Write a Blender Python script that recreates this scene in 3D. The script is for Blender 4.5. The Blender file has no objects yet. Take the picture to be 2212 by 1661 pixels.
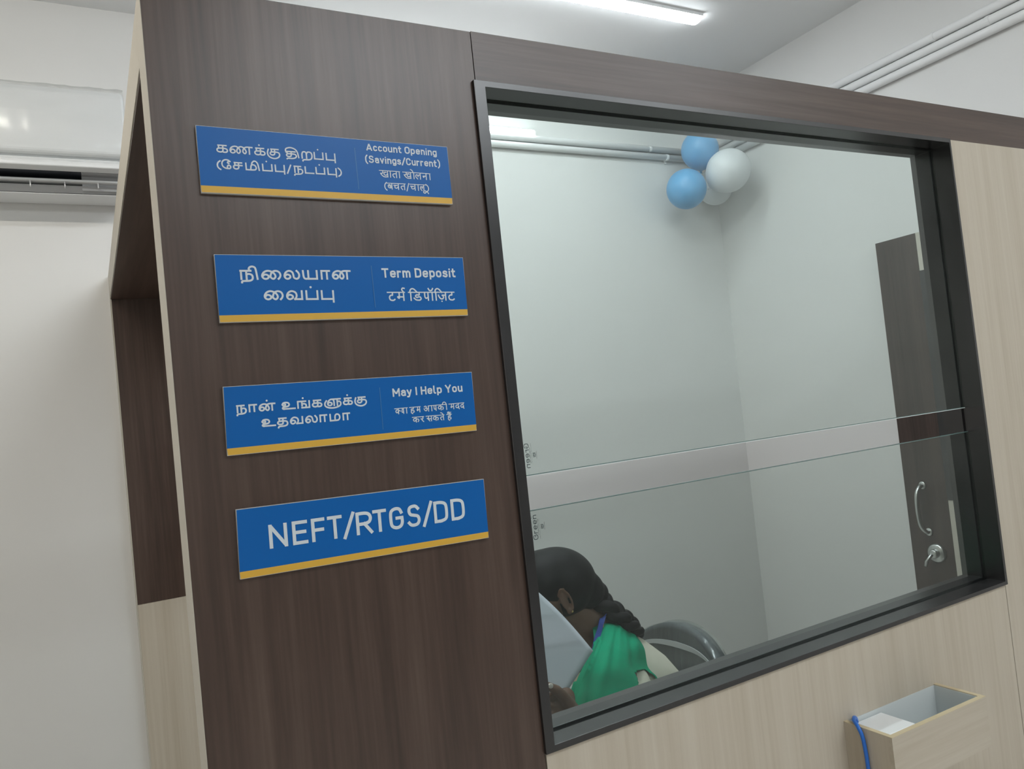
import bpy, bmesh, math, random
from mathutils import Vector, Matrix
random.seed(7)
SC = bpy.context.scene
C = SC.collection

# ------------------------------------------------------------------ camera
yaw, pit, rol = math.radians(28.54326783), math.radians(2.07266944), math.radians(-5.94399812)
F_PX = 1696.71
fwd = Vector((math.sin(yaw)*math.cos(pit), math.cos(yaw)*math.cos(pit), math.sin(pit)))
r0 = Vector((math.cos(yaw), -math.sin(yaw), 0)); u0 = r0.cross(fwd)
rt = r0*math.cos(rol) + u0*math.sin(rol)
up = -r0*math.sin(rol) + u0*math.cos(rol)
cam = bpy.data.cameras.new('camera'); camo = bpy.data.objects.new('camera', cam); C.objects.link(camo)
M = Matrix.Identity(4)
for i in range(3):
    M[i][0] = rt[i]; M[i][1] = up[i]; M[i][2] = -fwd[i]
M[2][3] = 1.5
camo.matrix_world = M
cam.sensor_fit = 'HORIZONTAL'; cam.sensor_width = 36.0; cam.lens = F_PX/2212*36.0; cam.clip_start = 0.05
SC.camera = camo

# ------------------------------------------------------------------ world and exposure
w = bpy.data.worlds.new('hall_air'); SC.world = w; w.use_nodes = True
w.node_tree.nodes['Background'].inputs[0].default_value = (0.85, 0.93, 1.0, 1)
w.node_tree.nodes['Background'].inputs[1].default_value = 0.05
SC.view_settings.view_transform = 'Standard'; SC.view_settings.look = 'None'
SC.view_settings.exposure = 1.08; SC.view_settings.gamma = 1.0; SC.view_settings.use_curve_mapping = False
SC.cycles.use_denoising = True
SC.cycles.max_bounces = 8; SC.cycles.transparent_max_bounces = 12

# unseen area light added behind the camera as soft frontal fill
def area(name, loc, target, sx, sy, power, col):
    l = bpy.data.lights.new(name, 'AREA'); l.shape = 'RECTANGLE'; l.size = sx; l.size_y = sy; l.energy = power; l.color = col
    o = bpy.data.objects.new(name, l); C.objects.link(o); o.location = loc
    o.rotation_euler = (Vector(target)-Vector(loc)).to_track_quat('-Z', 'Y').to_euler()
    return o
area('added_front_fill', (-0.6, -2.85, 1.45), (0.4, 1.0, 1.3), 3.0, 2.0, 10, (1.0, 0.96, 0.9))

# ------------------------------------------------------------------ materials
def new_mat(name, col, rough=0.5, spec=0.5, metal=0.0):
    m = bpy.data.materials.new(name); m.use_nodes = True
    b = m.node_tree.nodes['Principled BSDF']
    b.inputs['Base Color'].default_value = (*col, 1); b.inputs['Roughness'].default_value = rough
    b.inputs['Metallic'].default_value = metal
    b.inputs['Specular IOR Level'].default_value = spec
    return m
def wood(name, c1, c2, c3, scale, rough, spec, detail=5.0, fine=0.35, bump=0.05):
    m = new_mat(name, c2, rough, spec); nt = m.node_tree; b = nt.nodes['Principled BSDF']
    tc = nt.nodes.new('ShaderNodeTexCoord')
    def noise(sc, det, dis):
        mp = nt.nodes.new('ShaderNodeMapping'); mp.inputs['Scale'].default_value = sc
        n = nt.nodes.new('ShaderNodeTexNoise'); n.inputs['Scale'].default_value = 1.0
        n.inputs['Detail'].default_value = det; n.inputs['Distortion'].default_value = dis
        nt.links.new(tc.outputs['Object'], mp.inputs[0]); nt.links.new(mp.outputs[0], n.inputs[0]); return n
    n1 = noise(scale, detail, 0.15)
    n2 = noise(tuple(s*5 for s in scale), 3, 0)
    mx = nt.nodes.new('ShaderNodeMix'); mx.data_type = 'FLOAT'; mx.inputs[0].default_value = fine
    nt.links.new(n1.outputs[0], mx.inputs[2]); nt.links.new(n2.outputs[0], mx.inputs[3])
    r = nt.nodes.new('ShaderNodeValToRGB'); e = r.color_ramp.elements
    e[0].position = 0.30; e[0].color = (*c1, 1); e[1].position = 0.71; e[1].color = (*c3, 1)
    k = e.new(0.5); k.color = (*c2, 1)
    nt.links.new(mx.outputs[0], r.inputs[0]); nt.links.new(r.outputs[0], b.inputs['Base Color'])
    bp = nt.nodes.new('ShaderNodeBump'); bp.inputs['Strength'].default_value = bump; bp.inputs['Distance'].default_value = 0.001
    nt.links.new(mx.outputs[0], bp.inputs['Height']); nt.links.new(bp.outputs[0], b.inputs['Normal'])
    return m
def paint(name, col, rough=0.6, var=0.02, sc=3.0):
    m = new_mat(name, col, rough, 0.3); nt = m.node_tree; b = nt.nodes['Principled BSDF']
    tc = nt.nodes.new('ShaderNodeTexCoord'); n = nt.nodes.new('ShaderNodeTexNoise'); n.inputs['Scale'].default_value = sc
    n.inputs['Detail'].default_value = 6
    r = nt.nodes.new('ShaderNodeValToRGB'); e = r.color_ramp.elements
    e[0].position = .3; e[1].position = .7
    e[0].color = (*[max(0, c-var) for c in col], 1); e[1].color = (*[min(1, c+var) for c in col], 1)
    nt.links.new(tc.outputs['Object'], n.inputs[0]); nt.links.new(n.outputs[0], r.inputs[0]); nt.links.new(r.outputs[0], b.inputs['Base Color'])
    return m
W1, W2, W3 = (0.036, 0.019, 0.0125), (0.066, 0.038, 0.0275), (0.102, 0.066, 0.050)
M_walnut_v = wood('walnut_laminate_upright', W1, W2, W3, (38, 38, 1.3), 0.34, 0.65)
M_walnut_h = wood('walnut_laminate_level', W1, W2, W3, (1.3, 20, 38), 0.34, 0.65)
M_walnut_d = wood('walnut_laminate_deep', W1, W2, W3, (38, 1.3, 38), 0.40, 0.5)
O1, O2, O3 = (0.46, 0.40, 0.31), (0.53, 0.47, 0.38), (0.585, 0.53, 0.44)
M_oak = wood('pale_oak_laminate', O1, O2, O3, (26, 26, 0.7), 0.55, 0.4, 4, 0.4, 0.02)
M_oak_h = wood('pale_oak_laminate_level', O1, O2, O3, (1.2, 26, 30), 0.55, 0.4, 4, 0.4, 0.02)
M_edge = paint('pale_edge_band', (0.55, 0.52, 0.45), 0.5, 0.015, 8)
M_frame = wood('blackened_frame_laminate', (0.008, 0.007, 0.0075), (0.011, 0.010, 0.011), (0.018, 0.016, 0.018), (20, 20, 6), 0.27, 0.85, 3, 0.1, 0.0)
M_core = paint('dark_core', (0.02, 0.018, 0.015), 0.8, 0.004)
M_wall = paint('white_wall_paint', (0.755, 0.755, 0.74), 0.6, 0.008, 1.5)
M_ceil = paint('ceiling_paint', (0.86, 0.865, 0.86), 0.7, 0.006, 1.5)
M_floor = paint('vitrified_tile', (0.64, 0.62, 0.58), 0.25, 0.03, 5)
M_white_pl = new_mat('white_plastic', (0.84, 0.855, 0.86), 0.35)
M_grey_pl = new_mat('grey_plastic', (0.42, 0.43, 0.44), 0.4)
M_dark_pl = new_mat('dark_plastic', (0.03, 0.035, 0.045), 0.5)
M_pipe = paint('painted_conduit', (0.85, 0.855, 0.85), 0.45, 0.01, 6)
def emis(name, col, s):
    m = new_mat(name, (0.9, 0.9, 0.9)); b = m.node_tree.nodes['Principled BSDF']
    b.inputs['Emission Color'].default_value = (*col, 1); b.inputs['Emission Strength'].default_value = s
    return m
M_led = emis('led_diffuser', (0.90, 0.96, 1.0), 28)
M_led_soft = emis('led_diffuser_cabin', (0.90, 0.96, 1.0), 12)
M_led_warm = emis('added_led_warm', (1.0, 0.93, 0.83), 34)
M_led_wall = emis('led_diffuser_wall', (0.92, 0.97, 1.0), 5)
def glassmat(name, tint, extra=0.0):
    m = bpy.data.materials.new(name); m.use_nodes = True; nt = m.node_tree; nt.nodes.clear()
    o = nt.nodes.new('ShaderNodeOutputMaterial'); t = nt.nodes.new('ShaderNodeBsdfTransparent'); t.inputs[0].default_value = (*tint, 1)
    g = nt.nodes.new('ShaderNodeBsdfGlossy'); g.inputs['Roughness'].default_value = 0.03; g.inputs[0].default_value = (0.95, 1, 0.98, 1)
    f = nt.nodes.new('ShaderNodeFresnel'); f.inputs[0].default_value = 1.5
    ge = nt.nodes.new('ShaderNodeNewGeometry'); iv = nt.nodes.new('ShaderNodeMath'); iv.operation = 'SUBTRACT'; iv.inputs[0].default_value = 1
    nt.links.new(ge.outputs['Backfacing'], iv.inputs[1]); mu = nt.nodes.new('ShaderNodeMath'); mu.operation = 'MULTIPLY'
    nt.links.new(f.outputs[0], mu.inputs[0]); nt.links.new(iv.outputs[0], mu.inputs[1])
    mx = nt.nodes.new('ShaderNodeMixShader'); nt.links.new(mu.outputs[0], mx.inputs[0])
    nt.links.new(t.outputs[0], mx.inputs[1]); nt.links.new(g.outputs[0], mx.inputs[2])
    last = mx
    if extra:      # thin film of dust and wiping haze on the panes
        d = nt.nodes.new('ShaderNodeBsdfDiffuse'); d.inputs[0].default_value = (0.75, 0.85, 0.82, 1)
        tc = nt.nodes.new('ShaderNodeTexCoord'); mp = nt.nodes.new('ShaderNodeMapping')
        mp.inputs['Scale'].default_value = (2, 1, 7); mp.inputs['Rotation'].default_value = (0, 0.5, 0)
        n = nt.nodes.new('ShaderNodeTexNoise'); n.inputs['Scale'].default_value = 2; n.inputs['Detail'].default_value = 6
        r = nt.nodes.new('ShaderNodeMapRange'); r.inputs[1].default_value = .3; r.inputs[2].default_value = .8
        r.inputs[3].default_value = extra*.4; r.inputs[4].default_value = extra*1.5
        nt.links.new(tc.outputs['Object'], mp.inputs[0]); nt.links.new(mp.outputs[0], n.inputs[0]); nt.links.new(n.outputs[0], r.inputs[0])
        m2 = nt.nodes.new('ShaderNodeMixShader'); nt.links.new(r.outputs[0], m2.inputs[0])
        nt.links.new(mx.outputs[0], m2.inputs[1]); nt.links.new(d.outputs[0], m2.inputs[2]); last = m2
    nt.links.new(last.outputs[0], o.inputs[0])
    return m
M_glass = glassmat('window_glass', (0.925, 0.965, 0.95), 0.006)
M_glass_edge = new_mat('cut_glass_edge', (0.10, 0.16, 0.15), 0.2)
M_film = glassmat('clear_plastic_film', (0.9, 0.9, 0.9), 0.07)
for n_ in M_film.node_tree.nodes:
    if n_.type == 'BSDF_GLOSSY': n_.inputs['Roughness'].default_value = 0.16

# ------------------------------------------------------------------ builders
def link(name, me, mat=None, parent=None):
    o = bpy.data.objects.new(name, me); C.objects.link(o)
    for m in (mat if isinstance(mat, (list, tuple)) else [mat]):
        if m: me.materials.append(m)
    if parent: o.parent = parent
    return o
def fin(name, bm, mat, parent=None, smooth=False, bevel=0):
    bmesh.ops.recalc_face_normals(bm, faces=bm.faces)
    me = bpy.data.meshes.new(name); bm.to_mesh(me); bm.free()
    if smooth:
        for p in me.polygons: p.use_smooth = True
    o = link(name, me, mat, parent)
    if bevel:
        b = o.modifiers.new('edge_round', 'BEVEL'); b.width = bevel; b.segments = 2; b.limit_method = 'ANGLE'
    return o
def tag(o, label=None, cat=None, group=None, kind=None):
    if label: o['label'] = label
    if cat: o['category'] = cat
    if group: o['group'] = group
    if kind: o['kind'] = kind
    return o
def empty(name, loc=(0, 0, 0)):
    o = bpy.data.objects.new(name, None); C.objects.link(o); o.location = loc; o.empty_display_size = .05
    o['_loc'] = 0; del o['_loc']
    return o
def box(bm, x0, x1, y0, y1, z0, z1):
    v = [bm.verts.new(p) for p in ((x0, y0, z0), (x1, y0, z0), (x1, y1, z0), (x0, y1, z0), (x0, y0, z1), (x1, y0, z1), (x1, y1, z1), (x0, y1, z1))]
    for f in ((0, 1, 2, 3), (4, 5, 6, 7), (0, 1, 5, 4), (1, 2, 6, 5), (2, 3, 7, 6), (3, 0, 4, 7)):
        bm.faces.new([v[i] for i in f])
def boxo(name, x0, x1, y0, y1, z0, z1, mat, parent=None, bevel=0):
    bm = bmesh.new(); box(bm, x0, x1, y0, y1, z0, z1); return fin(name, bm, mat, parent, bevel=bevel)
def quad_prism(bm, pts, y0, y1):
    a = [bm.verts.new((x, y0, z)) for x, z in pts]; b = [bm.verts.new((x, y1, z)) for x, z in pts]
    n = len(pts); bm.faces.new(a); bm.faces.new(b[::-1])
    for i in range(n): bm.faces.new([a[i], b[i], b[(i+1) % n], a[(i+1) % n]])
def ring_prism(bm, outer, inner, y0, y1):
    A = [bm.verts.new((x, y0, z)) for x, z in outer]; B = [bm.verts.new((x, y0, z)) for x, z in inner]
    A2 = [bm.verts.new((x, y1, z)) for x, z in outer]; B2 = [bm.verts.new((x, y1, z)) for x, z in inner]
    for i in range(4):
        j = (i+1) % 4
        bm.faces.new([A[i], A[j], B[j], B[i]]); bm.faces.new([A2[i], B2[i], B2[j], A2[j]])
        bm.faces.new([A[i], A2[i], A2[j], A[j]]); bm.faces.new([B[i], B[j], B2[j], B2[i]])
def frames(pts):
    T = []
    for i in range(len(pts)):
        a = pts[max(0, i-1)]; b = pts[min(len(pts)-1, i+1)]; T.append((b-a).normalized())
    n = T[0].orthogonal().normalized(); out = []
    for t in T:
        n = (n - t*n.dot(t)).normalized(); out.append((t, n, t.cross(n)))
    return out
def tube(bm, pts, rad, seg=12, cap=True):
    pts = [Vector(p) for p in pts]
    if not isinstance(rad, (list, tuple)): rad = [rad]*len(pts)
    R = []
    for p, (t, n, b), r in zip(pts, frames(pts), rad):
        R.append([bm.verts.new(p + (n*math.cos(a)+b*math.sin(a))*r) for a in [2*math.pi*k/seg for k in range(seg)]])
    for i in range(len(R)-1):
        for k in range(seg):
            bm.faces.new([R[i][k], R[i][(k+1) % seg], R[i+1][(k+1) % seg], R[i+1][k]])
    if cap: bm.faces.new(R[0][::-1]); bm.faces.new(R[-1])
def spline(P, n=8):
    P = [Vector(p) for p in P]; out = []
    for i in range(len(P)-1):
        p0 = P[max(0, i-1)]; p1 = P[i]; p2 = P[i+1]; p3 = P[min(len(P)-1, i+2)]
        for k in range(n):
            t = k/n
            out.append(0.5*((2*p1)+(p2-p0)*t+(2*p0-5*p1+4*p2-p3)*t*t+(3*p1-p0-3*p2+p3)*t**3))
    out.append(P[-1]); return out
def ellipsoid(bm, c, r, rot=None, u=24, v=16):
    mt = Matrix.Translation(c) @ (rot.to_4x4() if rot else Matrix.Identity(4)) @ Matrix.Diagonal((*r, 1))
    return bmesh.ops.create_uvsphere(bm, u_segments=u, v_segments=v, radius=1, matrix=mt)['verts']
def loft(bm, rings, closed=True, cap=True):
    R = [[bm.verts.new(p) for p in r] for r in rings]; n = len(R[0])
    for i in range(len(R)-1):
        for k in range(n if closed else n-1):
            bm.faces.new([R[i][k], R[i][(k+1) % n], R[i+1][(k+1) % n], R[i+1][k]])
    if cap and closed: bm.faces.new(R[0][::-1]); bm.faces.new(R[-1])
    return R

# ------------------------------------------------------------------ room shell
H = 2.94; YB = 2.77; XR = 2.73; XL = -3.0; YF = -3.0
def S(o): o['kind'] = 'structure'; return o
S(boxo('floor', XL, XR, YF, YB, -0.1, 0.0, M_floor))
S(boxo('ceiling', XL, XR, YF, YB, H, H+0.1, M_ceil))
S(boxo('wall_back', XL-.1, XR+.1, YB, YB+0.1, -.1, H+.1, M_wall))
S(boxo('wall_right', XR, XR+0.1, YF, YB, -.1, H+.1, M_wall))
S(boxo('wall_left', XL-0.1, XL, YF, YB, -.1, H+.1, M_wall))
M_hall = paint('grey_hall_paint', (0.30, 0.30, 0.29), 0.6, 0.01, 1.5)
S(boxo('wall_entrance', XL-.1, XR+.1, YF-0.1, YF, -.1, H+.1, M_hall))

# ------------------------------------------------------------------ partition: pale oak lower and right panels
bm = bmesh.new(); quad_prism(bm, [(.537, 0), (1.6735, 0), (1.6735, 1.0331), (.537, 1.0143)], 1.0, 1.02)
S(fin('wall_front', bm, M_oak))
bm = bmesh.new(); quad_prism(bm, [(1.6755, 0), (2.73, 0), (2.73, 1.033), (1.6755, 1.033)], 1.0, 1.02)
quad_prism(bm, [(1.6751, 1.033), (2.73, 1.033), (2.73, 1.9885), (1.6690, 1.9885)], 1.0, 1.02)
S(fin('wall_front_right', bm, M_oak))
bm = bmesh.new(); box(bm, 0.537, 2.73, 1.021, 1.08, 0, 1.012); box(bm, 1.70, 2.73, 1.021, 1.08, 1.012, 1.9885)
S(fin('wall_front_core', bm, M_core))
# ------------------------------------------------------------------ walnut column, beams
col = empty('wood_column', (0.31, 1.04, 0))
tag(col, 'dark walnut laminate column with four blue service signs, left of the window', 'column')
def kid(o, par):
    o.parent = par; o.matrix_parent_inverse = Matrix.Translation(-Vector(par.location)); return o
kid(boxo('front_panel', 0.0932, 0.5345, 1.0, 1.018, 0, 2.063, M_walnut_v), col)
e = kid(boxo('side_panel', 0.0930, 0.111, 1.0185, 1.082, 0, 2.063, M_edge), col); e['label'] = 'pale edge of the column'
kid(boxo('edge_strip', 0.0926, 0.0931, 1.0, 1.0186, 0, 2.063, M_edge), col)
kid(boxo('column_core', 0.112, 0.5345, 1.019, 1.08, 0, 2.06, M_core), col)
hb = empty('wood_beam', (1.6, 1.04, 1.99))
tag(hb, 'long level walnut beam running along the top of the window partition', 'beam')
kid(boxo('fascia', 0.536, 2.73, 1.0, 1.018, 1.9888, 2.064, M_walnut_h), hb)
kid(boxo('beam_core', 0.536, 2.73, 1.019, 1.08, 1.9888, 2.062, M_walnut_h), hb)
sb = empty('wood_beam', (0.24, 1.9, 1.99))
tag(sb, 'pale-sided beam with dark underside running back from column to far wall', 'beam')
o = kid(boxo('side_panel', 0.0930, 0.111, 1.0825, 2.7695, 1.992, 2.063, M_edge), sb)
kid(boxo('soffit', 0.0945, 0.50, 1.083, 2.77, 1.9865, 1.9918, M_walnut_d), sb)
kid(boxo('beam_core', 0.1115, 0.50, 1.083, 2.77, 1.992, 2.06, M_walnut_d), sb)
po = empty('wood_post', (0.25, 2.75, 0))
tag(po, 'two-tone post at the far wall, dark walnut above pale oak, under the beam', 'post')
kid(boxo('upper_panel', 0.0965, 0.50, 2.745, 2.7695, 1.028, 1.986, M_walnut_v), po)
kid(boxo('lower_panel', 0.0965, 0.50, 2.742, 2.7695, 0, 1.0275, M_oak), po)
kid(boxo('edge_strip', 0.0925, 0.0963, 2.743, 2.7695, 0, 1.986, M_edge), po)

# ------------------------------------------------------------------ window
K = 0.994
wo = [(0.5325*K, 1.5+.4915*K), (1.679*K, 1.5+.4915*K), (1.685*K, 1.5-.4695*K), (0.5375*K, 1.5-.4885*K)]
wi = [(0.5480, 1.5+.4795), (1.664, 1.5+.4795), (1.667, 1.5-.4595), (0.5495, 1.5-.4755)]
win = S(empty('window_1', (1.1, 1.04, 1.03)))
bm = bmesh.new(); ring_prism(bm, wo, wi, 0.994, 1.0335)
kid(fin('casing', bm, M_frame, bevel=0.0006), win)
ins = 0.003
wi2 = [(wi[0][0]+ins, wi[0][1]-ins), (wi[1][0]-ins, wi[1][1]-ins), (wi[2][0]-ins, wi[2][1]+ins), (wi[3][0]+ins, wi[3][1]+ins)]
bm = bmesh.new(); ring_prism(bm, wo, wi2, 1.0405, 1.085)
kid(fin('stop_bead', bm, M_frame, bevel=0.0006), win)
bm = bmesh.new(); ring_prism(bm, wo, [(wi[0][0]-.002, wi[0][1]+.002), (wi[1][0]+.002, wi[1][1]+.002), (wi[2][0]+.002, wi[2][1]-.002), (wi[3][0]-.002, wi[3][1]-.002)], 1.0335, 1.0405)
kid(fin('glazing_groove', bm, M_frame), win)
def pane(pts, lab, cut):
    bm = bmesh.new(); quad_prism(bm, pts, 1.0345, 1.0395)
    bm.faces.ensure_lookup_table()
    for i, f in enumerate(bm.faces):
        f.material_index = 1 if i == cut else 0
    o = kid(fin('pane', bm, [M_glass, M_glass_edge]), win); o['label'] = lab; return o
def xin(z, left):
    t = (z-wi[0][1])/(wi[3][1]-wi[0][1])
    return wi[0][0]+t*(wi[3][0]-wi[0][0])-.0015 if left else wi[1][0]+t*(wi[2][0]-wi[1][0])+.0015
pz = lambda zl, zr: ((xin(zl, True), zl), (xin(zr, False), zr))
a, b = pz(1.4043, 1.4112), pz(1.9810, 1.9810)
up_p = pane([a[0], a[1], b[1], b[0]], 'upper clear glass pane', 2)
a, b = pz(1.0230, 1.0390), pz(1.3516, 1.3585)
lo_p = pane([a[0], a[1], b[1], b[0]], 'lower clear glass pane', 4)
M_glint = new_mat('painted_edge_glint', (0.85, 0.9, 0.9), 0.15)  # near-white colour paints the light caught along the pane's lower edge
def edge_strip(par, za, zb, hgt, mat, nm):
    (xa_, _), (xb_, _) = pz(za, zb)
    bm = bmesh.new(); quad_prism(bm, [(xa_, za), (xb_, zb), (xb_, zb+hgt), (xa_, za+hgt)], 1.0341, 1.0399)
    o = fin(nm, bm, mat); o.parent = par; o.matrix_parent_inverse = Matrix.Identity(4); return o
edge_strip(up_p, 1.4037, 1.4106, .0012, M_glass_edge, 'cut_edge')
edge_strip(up_p, 1.4028, 1.4097, .0009, M_glint, 'edge_glint')
edge_strip(lo_p, 1.3508, 1.3577, .0013, M_glass_edge, 'cut_edge')

# ------------------------------------------------------------------ door in the right wall
dr = S(empty('door_1', (2.7, 1.4, 0)))
M_door = wood('door_laminate', (0.030, 0.019, 0.015), (0.052, 0.033, 0.027), (0.078, 0.052, 0.042), (38, 38, 1.3), 0.4, 0.5)
bm = bmesh.new(); box(bm, 2.693, 2.729, 1.775, 1.940, 0, 2.0)
kid(fin('door_leaf', bm, M_door), dr)
o = kid(boxo('pale_band', 2.693, 2.729, 1.742, 1.7745, 0, 2.0, M_edge), dr); o['label'] = 'pale upright band of the door'
kid(boxo('hinge_side', 2.694, 2.729, 1.10, 1.7415, 0, 2.0, M_door), dr)
o = kid(boxo('dark_inlay', 2.690, 2.692, 1.740, 1.7745, 1.027, 1.861, M_frame), dr)
M_steel = new_mat('brushed_steel', (0.62, 0.64, 0.63), 0.28, 0.5, 1.0)
bm = bmesh.new()
tube(bm, spline([(2.693, 1.866, 1.077), (2.672, 1.866, 1.072), (2.655, 1.868, 1.045), (2.650, 1.868, 0.99), (2.655, 1.866, 0.935), (2.672, 1.862, 0.91), (2.693, 1.862, 0.905)]), 0.0075, 10)
ellipsoid(bm, (2.690, 1.866, 1.077), (0.004, 0.014, 0.014)); ellipsoid(bm, (2.690, 1.862, 0.905), (0.004, 0.014, 0.014))
h = kid(fin('handle', bm, M_steel, smooth=True), dr); h['label'] = 'bowed steel pull handle'
bm = bmesh.new()
tube(bm, [(2.694, 1.839, 0.83), (2.684, 1.839, 0.83), (2.680, 1.839, 0.83)], [0.034, 0.034, 0.029], 32)
tube(bm, [(2.682, 1.839, 0.83), (2.664, 1.839, 0.83), (2.662, 1.839, 0.83)], [0.017, 0.016, 0.012], 24)
tube(bm, [(2.664, 1.842, 0.83), (2.655, 1.862, 0.80), (2.655, 1.866, 0.785)], [0.007, 0.006, 0.005], 10)
k = kid(fin('lock', bm, M_steel, smooth=True), dr); k['label'] = 'round steel lock with key'

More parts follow.
